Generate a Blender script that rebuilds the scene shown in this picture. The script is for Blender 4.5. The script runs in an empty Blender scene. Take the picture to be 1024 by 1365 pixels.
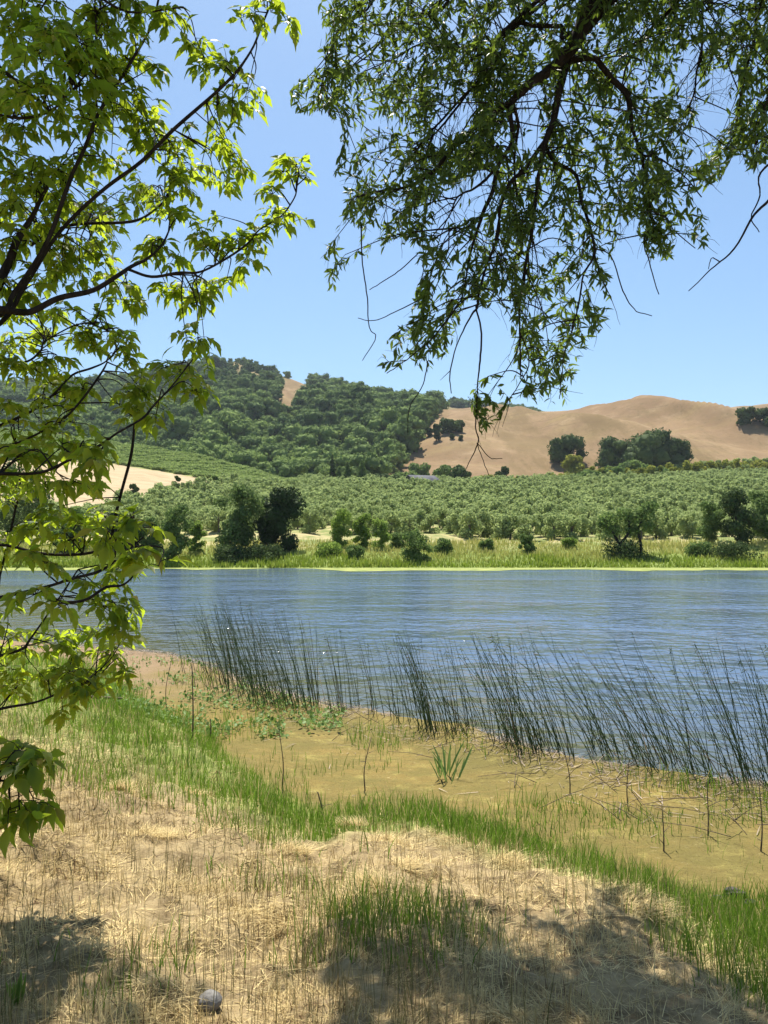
import bpy, math
import numpy as np

rng = np.random.default_rng(11)
C = bpy.context.scene.collection
F, CX, CY, H = 1025.0, 512.0, 682.5, 2.3
PITCH = math.atan(39.5 / F)
cp, sp = math.cos(PITCH), math.sin(PITCH)
HAZE = .0001
SUN_EL, SUN_AZ = math.radians(67), math.radians(-5)      # azimuth from +Y, negative = to the left

# ------------------------------------------------------------------ geometry helpers
def ray(px, py):
    u, v = (px - CX) / F, (CY - py) / F
    return np.array([u, cp - v * sp, sp + v * cp])

def P(px, py, D):
    r = ray(px, py)
    return np.array([0, 0, H]) + r * (D / r[1])

def elev(py):                                              # z rise per metre of depth for a picture row
    v = (CY - np.asarray(py, float)) / F
    return (sp + v * cp) / (cp - v * sp)

def row_z(py, D):
    return H + elev(py) * D

def to_px(p):
    p = np.asarray(p, float)
    d = p - np.array([0, 0, H])
    depth = d[..., 1] * cp + d[..., 2] * sp
    up = -d[..., 1] * sp + d[..., 2] * cp
    depth = np.where(depth < .05, .05, depth)
    return CX + F * d[..., 0] / depth, CY - F * up / depth

def hash2(ix, iy, seed):
    h = (ix.astype(np.int64) * 374761393 + iy.astype(np.int64) * 668265263 + seed * 1442695041) & 0xffffffff
    h = ((h ^ (h >> 13)) * 1274126177) & 0xffffffff
    h = h ^ (h >> 16)
    return (h & 0xffff) / 65535.0

def vnoise(x, y, seed=0):
    x, y = np.asarray(x, float), np.asarray(y, float)
    ix, iy = np.floor(x), np.floor(y)
    fx, fy = x - ix, y - iy
    fx, fy = fx * fx * fx * (fx * (fx * 6 - 15) + 10), fy * fy * fy * (fy * (fy * 6 - 15) + 10)
    a, b = hash2(ix, iy, seed), hash2(ix + 1, iy, seed)
    c, d = hash2(ix, iy + 1, seed), hash2(ix + 1, iy + 1, seed)
    return (a + (b - a) * fx) * (1 - fy) + (c + (d - c) * fx) * fy

def fbm(x, y, seed=0, oct=4):
    s, a, t = 0, .5, 0
    for k in range(oct):
        s = s + a * vnoise(x * 2 ** k, y * 2 ** k, seed + 17 * k); t += a; a *= .5
    return s / t                                           # 0..1

def smooth(a, b, x):
    t = np.clip((x - a) / (b - a), 0, 1)
    return t * t * (3 - 2 * t)

def mesh_obj(name, V, faces, mat, parent=None, shade=False, attrs=None):
    """faces: list of integer arrays (n,3) or (n,4)"""
    V = np.asarray(V, np.float32).reshape(-1, 3)
    me = bpy.data.meshes.new(name)
    faces = [np.asarray(f, np.int32) for f in faces if len(f)]
    loops = np.concatenate([f.ravel() for f in faces])
    tot = np.concatenate([np.full(len(f), f.shape[1], np.int32) for f in faces])
    start = np.concatenate([[0], np.cumsum(tot)[:-1]]).astype(np.int32)
    me.vertices.add(len(V)); me.vertices.foreach_set('co', V.ravel())
    me.loops.add(len(loops)); me.loops.foreach_set('vertex_index', loops)
    me.polygons.add(len(tot)); me.polygons.foreach_set('loop_start', start); me.polygons.foreach_set('loop_total', tot)
    if shade:
        me.polygons.foreach_set('use_smooth', np.ones(len(tot), bool))
    for k, v in (attrs or {}).items():
        a = me.attributes.new(k, 'FLOAT', 'POINT'); a.data.foreach_set('value', np.asarray(v, np.float32).ravel())
    me.update(calc_edges=True); me.validate()
    me.materials.append(mat)
    o = bpy.data.objects.new(name, me); C.objects.link(o)
    if parent is not None:
        o.parent = parent
    return o

def tag(o, label=None, cat=None, group=None, kind=None):
    if label: o['label'] = label
    if cat: o['category'] = cat
    if group: o['group'] = group
    if kind: o['kind'] = kind
    return o

def thing(name, label, cat, loc=(0, 0, 0), group=None):
    o = bpy.data.objects.new(name, None); C.objects.link(o)
    o.location = tuple(float(c) for c in loc); o.empty_display_size = .2
    return tag(o, label, cat, group)

def copy_tree(root, loc, rz, s, label=None, group=None):
    r = root.copy(); C.objects.link(r)
    r.location = tuple(float(c) for c in loc); r.rotation_euler = (0, 0, rz); r.scale = s
    if label: r['label'] = label
    if group: r['group'] = group
    for ch in list(root.children):
        c = ch.copy(); C.objects.link(c); c.parent = r
    return r

class MB:
    """collects vertices and faces of one mesh"""
    def __init__(s):
        s.v, s.f3, s.f4, s.t, s.n = [], [], [], [], 0
    def add(s, V, f3=None, f4=None, tint=0.5):
        V = np.asarray(V, float).reshape(-1, 3)
        s.v.append(V)
        if f3 is not None and len(f3): s.f3.append(np.asarray(f3) + s.n)
        if f4 is not None and len(f4): s.f4.append(np.asarray(f4) + s.n)
        s.t.append(np.broadcast_to(np.asarray(tint, float), (len(V),)))
        s.n += len(V)
    def build(s, name, mat, parent=None, shade=False):
        fs = []
        if s.f3: fs.append(np.concatenate(s.f3))
        if s.f4: fs.append(np.concatenate(s.f4))
        return mesh_obj(name, np.concatenate(s.v), fs, mat, parent, shade, {'tint': np.concatenate(s.t)})
    def arrays(s):
        return (np.concatenate(s.v), np.concatenate(s.f3) if s.f3 else np.zeros((0, 3), int),
                np.concatenate(s.f4) if s.f4 else np.zeros((0, 4), int), np.concatenate(s.t))

def unit(a):
    a = np.asarray(a, float)
    return a / np.maximum(np.linalg.norm(a, axis=-1, keepdims=True), 1e-9)

def spline(pts, n=6):
    """Catmull-Rom through rows of pts (any number of columns)"""
    pts = np.asarray(pts, float)
    if len(pts) < 3: 
        t = np.linspace(0, 1, n + 1)[:, None]
        return pts[0] * (1 - t) + pts[-1] * t
    q = np.vstack([2 * pts[0] - pts[1], pts, 2 * pts[-1] - pts[-2]])
    out = []
    for i in range(1, len(q) - 2):
        t = np.linspace(0, 1, n, endpoint=False)[:, None]
        a, b, c, d = q[i - 1], q[i], q[i + 1], q[i + 2]
        out.append(.5 * (2 * b + (c - a) * t + (2 * a - 5 * b + 4 * c - d) * t ** 2 + (3 * b - a - 3 * c + d) * t ** 3))
    out.append(pts[-1:])
    return np.vstack(out)

def add_tube(mb, pts, rad, sides=6, tint=.5):
    pts = np.asarray(pts, float); n = len(pts)
    rad = np.broadcast_to(np.asarray(rad, float), (n,))
    tan = unit(np.gradient(pts, axis=0))
    ref = np.array([0, 0, 1.0]) if abs(tan[0, 2]) < .9 else np.array([1.0, 0, 0])
    a = unit(np.cross(tan, ref)); b = np.cross(tan, a)
    th = np.arange(sides) / sides * 2 * math.pi
    V = pts[:, None, :] + rad[:, None, None] * (np.cos(th)[None, :, None] * a[:, None, :] + np.sin(th)[None, :, None] * b[:, None, :])
    i, j = np.meshgrid(np.arange(n - 1), np.arange(sides), indexing='ij'); k = (j + 1) % sides
    f = np.stack([i * sides + j, i * sides + k, (i + 1) * sides + k, (i + 1) * sides + j], -1).reshape(-1, 4)
    V = np.vstack([V.reshape(-1, 3), pts[-1:] + tan[-1] * rad[-1]])
    j = np.arange(sides)
    f3 = np.stack([(n - 1) * sides + j, (n - 1) * sides + (j + 1) % sides, np.full(sides, n * sides)], -1)
    mb.add(V, f3, f, tint)

def leaf_template(st, w, fold=.25, curl=.25):
    """a leaf along +Y, folded about its midrib; returns verts, tris"""
    V, mid, lf, rt = [], [], [], []
    for t, ww in zip(st, w):
        z = -curl * t * t
        mid.append(len(V)); V.append((0, t, z))
        if ww > 0:
            lf.append(len(V)); V.append((-ww, t - .04 * (ww > .2), z + fold * ww)); rt.append(len(V)); V.append((ww, t - .04 * (ww > .2), z + fold * ww))
        else:
            lf.append(mid[-1]); rt.append(mid[-1])
    f = []
    for i in range(len(st) - 1):
        for s, flip in ((lf, 0), (rt, 1)):
            q = [mid[i], mid[i + 1], s[i + 1], s[i]]
            q = [v for k, v in enumerate(q) if v not in q[:k]]
            if flip: q = q[::-1]
            if len(q) == 4: f += [(q[0], q[1], q[2]), (q[0], q[2], q[3])]
            elif len(q) == 3: f.append(tuple(q))
    return np.array(V, float), np.array(f, int)

def add_leaves(mb, tmpl, base, d, nrm, size, tint, wide=1.0):
    V, f = tmpl
    base, d, nrm = np.atleast_2d(base), unit(np.atleast_2d(d)), np.atleast_2d(nrm)
    x = unit(np.cross(d, nrm)); z = np.cross(x, d)
    size = np.broadcast_to(np.asarray(size, float), (len(base),)); wide = np.broadcast_to(np.asarray(wide, float), (len(base),))
    W = base[:, None, :] + size[:, None, None] * (V[None, :, 0:1] * wide[:, None, None] * x[:, None, :] + V[None, :, 1:2] * d[:, None, :] + V[None, :, 2:3] * z[:, None, :])
    N, k = len(base), len(V)
    ff = (f[None] + (np.arange(N) * k)[:, None, None]).reshape(-1, 3)
    mb.add(W.reshape(-1, 3), ff, None, np.repeat(np.broadcast_to(np.asarray(tint, float), (N,)), k))

def blades(mb, base, height, width, lean, bend, tint):
    """grass blades: base (N,3), lean (N,2) sideways offset of the tip"""
    N = len(base)
    ang = rng.uniform(0, math.pi, N); side = np.stack([np.cos(ang), np.sin(ang), np.zeros(N)], -1)
    lv = [0, .35, .7, 1.0]; wv = [1, .85, .5, 0]
    V = []
    L3 = np.concatenate([lean, np.zeros((N, 1))], 1)
    for t, w in zip(lv, wv):
        c = base + L3 * (t ** bend)[:, None] if np.ndim(bend) else base + L3 * t ** bend
        c = c + np.array([0, 0, 1.0]) * (height * (t - .25 * t * t * np.clip(np.linalg.norm(lean, axis=1) / np.maximum(height, 1e-3), 0, 2)))[:, None]
        if w > 0:
            V += [c - side * (width * w / 2)[:, None], c + side * (width * w / 2)[:, None]]
        else:
            V.append(c)
    V = np.stack(V, 1)                                     # N,7,3
    o = (np.arange(N) * 7)[:, None]
    f4 = np.concatenate([o + np.array([0, 1, 3, 2]), o + np.array([2, 3, 5, 4])])
    f3 = o + np.array([4, 5, 6])
    mb.add(V.reshape(-1, 3), f3, f4, np.repeat(tint, 7))

def in_poly(px, py, poly):
    px, py = np.asarray(px, float), np.asarray(py, float)
    poly = np.asarray(poly, float); r = np.zeros(px.shape, bool); j = len(poly) - 1
    for i in range(len(poly)):
        xi, yi = poly[i]; xj, yj = poly[j]
        if yi != yj:
            c = ((yi > py) != (yj > py)) & (px < (xj - xi) * (py - yi) / (yj - yi) + xi)
            r ^= c
        j = i
    return r

# ------------------------------------------------------------------ materials
def new_mat(name):
    m = bpy.data.materials.new(name); m.use_nodes = True
    nt = m.node_tree; nt.nodes.clear()
    return m, nt, nt.nodes.new('ShaderNodeOutputMaterial')

def N(nt, t, **kw):
    n = nt.nodes.new(t)
    for k, v in kw.items():
        if k.startswith('i_'):
            n.inputs[k[2:].replace('_', ' ')].default_value = v
        else:
            setattr(n, k, v)
    return n

def mixc(nt, fac, a, b):
    m = N(nt, 'ShaderNodeMix', data_type='RGBA')
    for sock, v in ((m.inputs[0], fac), (m.inputs[6], a), (m.inputs[7], b)):
        if isinstance(v, (int, float)): sock.default_value = v
        elif isinstance(v, tuple): sock.default_value = (*v, 1)
        else: nt.links.new(v, sock)
    return m.outputs[2]

def math_(nt, op, a, b=0.0, c=None):
    m = N(nt, 'ShaderNodeMath', operation=op)
    for i, v in enumerate((a, b, c)):
        if v is None: continue
        if isinstance(v, (int, float)): m.inputs[i].default_value = v
        else: nt.links.new(v, m.inputs[i])
    return m.outputs[0]

def noise(nt, scale, detail=4, rough=.6, vec=None, stretch=None):
    n = N(nt, 'ShaderNodeTexNoise'); n.inputs['Scale'].default_value = scale
    n.inputs['Detail'].default_value = detail; n.inputs['Roughness'].default_value = rough
    if vec is None:
        vec = N(nt, 'ShaderNodeNewGeometry').outputs['Position']
    if stretch:
        mp = N(nt, 'ShaderNodeMapping'); mp.inputs['Scale'].default_value = stretch[0]; mp.inputs['Rotation'].default_value = stretch[1]
        nt.links.new(vec, mp.inputs['Vector']); vec = mp.outputs[0]
    nt.links.new(vec, n.inputs['Vector'])
    return n.outputs['Fac']

def ramp(nt, fac, a, b):
    m = N(nt, 'ShaderNodeMapRange', interpolation_type='SMOOTHSTEP'); m.inputs['From Min'].default_value = a; m.inputs['From Max'].default_value = b
    nt.links.new(fac, m.inputs['Value'])
    return m.outputs['Result']

def attr(nt, name):
    return N(nt, 'ShaderNodeAttribute', attribute_name=name).outputs['Fac']

def leafy(name, dark, light, trans_col=None, trans=.35, rough=.55, wi=(.45, .25, .3), spec=.25, third=None):
    """leaf material: colour varies by clump (tint), by whole plant and by leaf; part of the light passes through"""
    m, nt, out = new_mat(name)
    isl = N(nt, 'ShaderNodeNewGeometry').outputs['Random Per Island']
    ob = N(nt, 'ShaderNodeObjectInfo').outputs['Random']
    f = math_(nt, 'ADD', math_(nt, 'MULTIPLY', attr(nt, 'tint'), wi[0]), math_(nt, 'ADD', math_(nt, 'MULTIPLY', ob, wi[1]), math_(nt, 'MULTIPLY', isl, wi[2])))
    col = mixc(nt, f, dark, light)
    if third:
        col = mixc(nt, ramp(nt, isl, third[1], third[1] + .01), col, third[0])
    p = N(nt, 'ShaderNodeBsdfPrincipled'); nt.links.new(col, p.inputs['Base Color'])
    p.inputs['Roughness'].default_value = rough; p.inputs['Specular IOR Level'].default_value = spec
    t = N(nt, 'ShaderNodeBsdfTranslucent')
    if trans_col is None:
        nt.links.new(col, t.inputs['Color'])
    else:
        nt.links.new(mixc(nt, f, tuple(.75 * c for c in trans_col), trans_col), t.inputs['Color'])
    mx = N(nt, 'ShaderNodeMixShader'); mx.inputs[0].default_value = trans
    nt.links.new(p.outputs[0], mx.inputs[1]); nt.links.new(t.outputs[0], mx.inputs[2]); nt.links.new(mx.outputs[0], out.inputs['Surface'])
    return m

def simple(name, a, b, scale=20, rough=.8, bump=.3, spec=.2, stretch=None, bscale=None):
    m, nt, out = new_mat(name)
    co = N(nt, 'ShaderNodeTexCoord').outputs['Object']
    n = noise(nt, scale, 5, .65, co, stretch)
    p = N(nt, 'ShaderNodeBsdfPrincipled'); nt.links.new(mixc(nt, ramp(nt, n, .3, .7), a, b), p.inputs['Base Color'])
    p.inputs['Roughness'].default_value = rough; p.inputs['Specular IOR Level'].default_value = spec
    if bump:
        bm = N(nt, 'ShaderNodeBump'); bm.inputs['Strength'].default_value = bump; bm.inputs['Distance'].default_value = .01
        nt.links.new(noise(nt, bscale or scale * 2, 4, .6, co, stretch), bm.inputs['Height']); nt.links.new(bm.outputs[0], p.inputs['Normal'])
    nt.links.new(p.outputs[0], out.inputs['Surface'])
    return m

M = {}
M['boxelder_leaf'] = leafy('boxelder leaf', (.024, .052, .008), (.06, .108, .015), (.66, .82, .045), .46, .5, (.3, .1, .6), .2, third=((.12, .06, .02), .965))
M['willow_leaf'] = leafy('willow leaf', (.02, .044, .012), (.06, .095, .022), (.34, .48, .05), .27, .5, (.3, .1, .6), .22)
M['bark_dark'] = simple('dark bark', (.012, .010, .008), (.035, .028, .023), 30, .9, .6, .1, ((1, 1, .3), (0, 0, 0)))
M['bark_grey'] = simple('grey bark', (.09, .075, .06), (.2, .17, .14), 8, .9, .6, .1)
M['oak'] = leafy('oak leaf', (.038, .068, .022), (.115, .16, .05), None, .28, .75, spec=.08)
M['wood'] = leafy('hillside oak leaf', (.042, .08, .032), (.24, .32, .09), None, .3, .8, wi=(.8, .0, .2), spec=.04)
M['olive'] = leafy('olive leaf', (.23, .295, .10), (.43, .50, .20), None, .47, .7, (.4, .3, .3), spec=.1)
M['bright'] = leafy('young willow leaf', (.15, .23, .035), (.30, .40, .08), None, .5, .7, spec=.1)
M['mid'] = leafy('riverbank leaf', (.085, .145, .035), (.21, .29, .08), None, .42, .7, spec=.1)
M['darkleaf'] = leafy('dark tree leaf', (.022, .042, .012), (.065, .1, .028), None, .15, .7, spec=.1)
M['yellowgreen'] = leafy('hedge leaf', (.17, .2, .025), (.33, .34, .06), None, .45, .7, spec=.1)
M['poplar'] = leafy('poplar leaf', (.08, .135, .035), (.19, .26, .075), None, .38, .7, spec=.1)
M['dry'] = leafy('dry grass', (.25, .17, .065), (.90, .73, .37), None, .3, .7, (.6, 0, .4), .1, third=((.15, .08, .045), .95))
M['green'] = leafy('green grass', (.06, .135, .011), (.23, .345, .04), None, .45, .55, (.5, 0, .5), .12, third=((.5, .4, .17), .88))
M['bankgrass'] = leafy('bank grass', (.19, .28, .02), (.56, .49, .18), None, .45, .6, (.8, 0, .2), .08)
M['reed'] = leafy('bulrush', (.025, .055, .018), (.085, .12, .035), None, .1, .5, (.5, .1, .4), .25, third=((.16, .11, .05), .9))
M['deadstem'] = simple('dead stem', (.05, .038, .028), (.2, .15, .1), 30, .9, 0)
M['stem'] = leafy('grass stem', (.08, .085, .025), (.26, .22, .09), None, .2, .7, (.5, 0, .5), .1)
M['litter'] = leafy('washed up litter', (.07, .05, .035), (.5, .4, .3), None, .1, .8, (.6, 0, .4), .1)
M['rows'] = leafy('planted row leaf', (.18, .25, .065), (.32, .40, .12), None, .42, .7, (.5, 0, .5), .08)
M['weed'] = leafy('weed leaf', (.1, .18, .03), (.25, .36, .1), None, .35)

def ground_material():
    m, nt, out = new_mat('ground')
    g = N(nt, 'ShaderNodeNewGeometry').outputs['Position']
    n1, n2, n3 = noise(nt, .7, 5), noise(nt, 6, 6, .7), noise(nt, 40, 4, .7)
    soil = mixc(nt, ramp(nt, n2, .3, .7), (.13, .09, .042), (.38, .285, .145))
    soil = mixc(nt, math_(nt, 'MULTIPLY', ramp(nt, n3, .45, .75), .5), soil, (.45, .35, .2))
    mud = mixc(nt, ramp(nt, n1, .35, .65), (.225, .16, .046), (.145, .118, .035))
    mud = mixc(nt, math_(nt, 'MULTIPLY', ramp(nt, noise(nt, 3, 8, .75), .5, .68), .75), mud, (.31, .26, .075))
    mud = mixc(nt, math_(nt, 'MULTIPLY', ramp(nt, noise(nt, 14, 6, .8), .56, .75), .8), mud, (.42, .35, .17))
    mud = mixc(nt, math_(nt, 'MULTIPLY', ramp(nt, noise(nt, 9, 7, .8, None, ((1, 2.2, 1), (0, 0, .3))), .55, .72), .7), mud, (.12, .085, .025))
    mud = mixc(nt, math_(nt, 'MULTIPLY', ramp(nt, noise(nt, 1.6, 9, .85, None, ((.7, 2.2, 1), (0, 0, .25))), .46, .56), .75), mud, (.15, .125, .035))
    mud = mixc(nt, math_(nt, 'MULTIPLY', ramp(nt, noise(nt, 45, 4, .85), .54, .64), .8), mud, (.09, .065, .025))
    mud = mixc(nt, attr(nt, 'redmud'), mud, mixc(nt, n2, (.185, .12, .06), (.28, .2, .115)))
    green = mixc(nt, ramp(nt, n2, .3, .7), (.11, .15, .03), (.22, .27, .06))
    grove = mixc(nt, ramp(nt, noise(nt, .25, 5, .7), .4, .62), (.17, .2, .06), (.40, .33, .16))
    field = mixc(nt, ramp(nt, noise(nt, .3, 6, .7, None, ((.4, 1.5, 1), (0, 0, .2))), .3, .7), (.31, .23, .125), (.44, .34, .2))
    col = mixc(nt, attr(nt, 'mud'), soil, mud)
    col = mixc(nt, attr(nt, 'grove'), col, grove)
    col = mixc(nt, attr(nt, 'greenland'), col, green)
    col = mixc(nt, attr(nt, 'field'), col, field)
    col = mixc(nt, attr(nt, 'bed'), col, (.06, .05, .025))
    p = N(nt, 'ShaderNodeBsdfPrincipled'); nt.links.new(col, p.inputs['Base Color'])
    p.inputs['Roughness'].default_value = .9; p.inputs['Specular IOR Level'].default_value = .15
    b = N(nt, 'ShaderNodeBump'); b.inputs['Strength'].default_value = .8; b.inputs['Distance'].default_value = .03
    nt.links.new(noise(nt, 18, 8, .7), b.inputs['Height']); nt.links.new(b.outputs[0], p.inputs['Normal'])
    nt.links.new(p.outputs[0], out.inputs['Surface'])
    return m

def hill_material():
    m, nt, out = new_mat('hill grass')
    n1 = noise(nt, .012, 6, .6); n2 = noise(nt, .09, 6, .7); n3 = noise(nt, .03, 5, .65, None, ((.35, 1.4, 1.4), (0, 0, .5)))
    col = mixc(nt, ramp(nt, n1, .35, .65), (.20, .13, .072), (.265, .182, .10))
    col = mixc(nt, math_(nt, 'MULTIPLY', ramp(nt, n3, .45, .7), .6), col, (.27, .205, .09))
    col = mixc(nt, math_(nt, 'MULTIPLY', ramp(nt, n2, .5, .75), .5), col, (.34, .25, .145))
    col = mixc(nt, math_(nt, 'MULTIPLY', ramp(nt, noise(nt, .35, 6, .85), .5, .68), .55), col, (.17, .125, .065))
    col = mixc(nt, math_(nt, 'MULTIPLY', ramp(nt, noise(nt, .022, 8, .75, None, ((1.6, .3, .6), (0, 0, .35))), .47, .6), .8), col, (.165, .115, .055))
    col = mixc(nt, math_(nt, 'MULTIPLY', ramp(nt, noise(nt, .28, 5, .85), .54, .66), .6), col, (.12, .095, .045))
    zp = N(nt, 'ShaderNodeSeparateXYZ'); nt.links.new(N(nt, 'ShaderNodeNewGeometry').outputs['Position'], zp.inputs[0])
    fr = math_(nt, 'FRACT', math_(nt, 'ADD', math_(nt, 'MULTIPLY', zp.outputs['Z'], .16), math_(nt, 'MULTIPLY', noise(nt, .01, 4, .6), 5.0)))
    col = mixc(nt, math_(nt, 'MULTIPLY', math_(nt, 'MULTIPLY', ramp(nt, fr, .86, .93), ramp(nt, noise(nt, .02, 3, .5), .45, .6)), .5), col, (.15, .10, .055))
    col = mixc(nt, math_(nt, 'MULTIPLY', attr(nt, 'scrub'), .85), col, mixc(nt, n2, (.09, .1, .035), (.26, .19, .09)))
    p = N(nt, 'ShaderNodeBsdfPrincipled'); nt.links.new(col, p.inputs['Base Color'])
    p.inputs['Roughness'].default_value = .95; p.inputs['Specular IOR Level'].default_value = .05
    nt.links.new(p.outputs[0], out.inputs['Surface'])
    return m

def water_material():
    m, nt, out = new_mat('pond water')
    p = N(nt, 'ShaderNodeBsdfPrincipled')
    p.inputs['Base Color'].default_value = (.075, .11, .165, 1); p.inputs['Roughness'].default_value = .1
    p.inputs['IOR'].default_value = 1.333; p.inputs['Specular IOR Level'].default_value = .5
    gp = N(nt, 'ShaderNodeSeparateXYZ'); nt.links.new(N(nt, 'ShaderNodeNewGeometry').outputs['Position'], gp.inputs[0])
    sh = math_(nt, 'ADD', math_(nt, 'ADD', math_(nt, 'MULTIPLY', gp.outputs['X'], 1.3), gp.outputs['Y']), math_(nt, 'MULTIPLY', noise(nt, .35, 4, .6), 9))
    nt.links.new(mixc(nt, ramp(nt, sh, 12, 24), (.08, .08, .045), (.075, .112, .168)), p.inputs['Base Color'])
    a = noise(nt, 1.0, 2, .5, None, ((2.5, 2.4, 1), (0, 0, .35)))
    b = noise(nt, 1.0, 2, .5, None, ((4.2, 6.0, 1), (0, 0, .1)))
    c = noise(nt, 1.0, 3, .5, None, ((.1, .16, 1), (0, 0, .3)))
    e = noise(nt, 1.0, 2, .5, None, ((.75, .95, 1), (0, 0, -.15)))
    calm = math_(nt, 'ADD', math_(nt, 'MULTIPLY', ramp(nt, c, .35, .65), 1.0), .4)
    h = math_(nt, 'MULTIPLY', math_(nt, 'ADD', math_(nt, 'ADD', math_(nt, 'MULTIPLY', a, .12), math_(nt, 'MULTIPLY', b, .015)), math_(nt, 'MULTIPLY', e, .17)), calm)
    bm = N(nt, 'ShaderNodeBump'); bm.inputs['Strength'].default_value = 1.0; bm.inputs['Distance'].default_value = 1.0
    nt.links.new(h, bm.inputs['Height']); nt.links.new(bm.outputs[0], p.inputs['Normal'])
    nt.links.new(p.outputs[0], out.inputs['Surface'])
    return m

M['ground'], M['hill'], M['water'] = ground_material(), hill_material(), water_material()
M['algae'] = simple('floating algae', (.13, .18, .03), (.32, .33, .09), .9, .8, .3)
M['stone'] = simple('grey stone', (.085, .078, .07), (.25, .235, .21), 18, .7, .4)
M['clod'] = simple('dark mud clod', (.04, .032, .03), (.11, .09, .08), 12, .8, .6)
M['barn_wall'] = simple('weathered barn boards', (.09, .075, .065), (.16, .14, .125), 1, .9, .2)
M['barn_roof'] = simple('grey metal roof', (.06, .06, .068), (.11, .11, .12), .6, .85, .1)
M['barn_door'] = simple('dark barn door', (.03, .025, .022), (.06, .05, .045), 2, .9, .2)

# ------------------------------------------------------------------ terrain
SX = [-16, -9, -4.9, -3, -2.1, -.97, -.44, .31, 1.0, 1.55, 1.81, 2.27, 4, 8, 16]
SD = [22, 17, 13.2, 10.3, 8.96, 6.97, 6.4, 6.5, 6.0, 5.4, 5.0, 4.6, 3.6, 2.6, 2]
WX = [-30, -9, -6, -4.4, -3.1, -2.3, -1.0, .08, 1.05, 1.62, 2.0, 2.7, 3.2, 3.7, 8, 16]
WD = [24, 18.4, 17.1, 16.1, 14.5, 12.9, 11.4, 10.5, 10.0, 8.95, 8.5, 8.25, 7.8, 7.5, 6.2, 5]
COLS = np.array([-300, 0, 90, 180, 250, 310, 370, 450, 600, 700, 850, 1024, 1300.])
ROWS = np.array([67, 71, 76, 85, 120, 150, 190, 230, 260, 300, 420.])
RY = np.array([
    [757] * 13, [743.6] * 13, [731] * 13, [717] * 13, [692] * 13,
    [640, 655, 660, 664, 668, 668, 670, 672, 672, 672, 670, 668, 660],
    [600, 612, 622, 632, 641, 647, 652, 655, 655, 655, 652, 650, 640],
    [575, 588, 600, 612, 622, 634, 644, 647, 648, 646, 642, 638, 625],
    [565, 575, 585, 596, 607, 620, 638, 643, 643, 641, 636, 628, 615],
    [600, 600, 602, 610, 625, 637, 645, 645, 644, 640, 632, 620, 605],
    [640] * 13], float)
RZ = np.stack([row_z(RY[i], ROWS[i]) for i in range(len(ROWS))]); RZ[0] = 0

def sdist(x): return np.interp(x, SX, SD)
def wdist(x): return np.interp(x, WX, WD)

def ground_z(x, y):
    x, y = np.asarray(x, float), np.asarray(y, float)
    wob = (vnoise(x * 1.1, y * 1.1, 3) - .5) * .5 + (vnoise(x * 4, y * 4, 5) - .5) * .2
    S, W = sdist(x), wdist(x)
    S = np.minimum(S + wob * .5, W - .3)
    d = S - y
    rise = .85 * (1 - np.exp(-np.maximum(d, 0) / 3.2))
    bump = (fbm(x * 2.1, y * 2.1, 9, 3) - .5) * .22 + (fbm(x * 8, y * 8, 21, 2) - .5) * .06
    zl = .025 + rise + bump * smooth(.0, 1.2, d)
    zl = zl + (fbm(x * 5, y * 5, 31, 3) - .5) * .02 * (1 - smooth(0, .6, d)) + (fbm(x * 14, y * 14, 37, 2) - .5) * .014 * (1 - smooth(0, .6, d))
    e = y - (W + wob)
    zn = np.where(e > -.5, np.minimum(zl, .02 - .10 * smooth(-.5, .4, e) * 1 - .22 * np.maximum(e, 0)), zl)
    zn = np.maximum(zn, -1.5)
    # far side
    D = np.clip(y, 67, 420)
    px = np.clip(CX + F * x / np.maximum(y, 1) * (1 / cp), -300, 1300)
    ci = np.clip(np.searchsorted(COLS, px) - 1, 0, len(COLS) - 2); ri = np.clip(np.searchsorted(ROWS, D) - 1, 0, len(ROWS) - 2)
    a = (px - COLS[ci]) / (COLS[ci + 1] - COLS[ci]); b = (D - ROWS[ri]) / (ROWS[ri + 1] - ROWS[ri])
    a = a * a * (3 - 2 * a) * .5 + a * .5
    zf = (RZ[ri, ci] * (1 - a) + RZ[ri, ci + 1] * a) * (1 - b) + (RZ[ri + 1, ci] * (1 - a) + RZ[ri + 1, ci + 1] * a) * b
    shore = 67 + (fbm(x * .12, y * 0 + 3, 41, 3) - .5) * 2.2
    zf = zf + (fbm(x * .15, y * .15, 51, 3) - .5) * 1.0 * smooth(72, 95, y) + (fbm(x * .5, y * .5, 53, 2) - .5) * .3 * smooth(67, 70, y)
    zf = np.where(y < shore + 1.2, np.minimum(zf, .3 * (y - shore)), zf)
    zf = np.maximum(zf, -1.5)
    return np.where(y < 40, zn, zf)

def axis(parts):
    out = []
    for a, b, s in parts:
        out.append(np.arange(a, b - s * .25, s))
    return np.concatenate(out + [[parts[-1][1]]])

gx = axis([(-1700, -1000, 350), (-1000, -250, 60), (-250, -70, 5), (-70, -16, 1.1), (-16, -4.2, .22), (-4.2, 4.2, .045), (4.2, 16, .22), (16, 70, 1.1), (70, 250, 5), (250, 1000, 60), (1000, 1700, 350)])
gy = axis([(-300, -60, 60), (-60, -4, 4), (-4, 2, .25), (2, 9.5, .035), (9.5, 20, .12), (20, 64, 2), (64, 92, .4), (92, 310, 3), (310, 800, 40), (800, 1900, 220)])
X, Y = np.meshgrid(gx, gy)
Z = ground_z(X, Y)
nx, ny = len(gx), len(gy)
i, j = np.meshgrid(np.arange(ny - 1), np.arange(nx - 1), indexing='ij')
gf = np.stack([i * nx + j, i * nx + j + 1, (i + 1) * nx + j + 1, (i + 1) * nx + j], -1).reshape(-1, 4)

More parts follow.
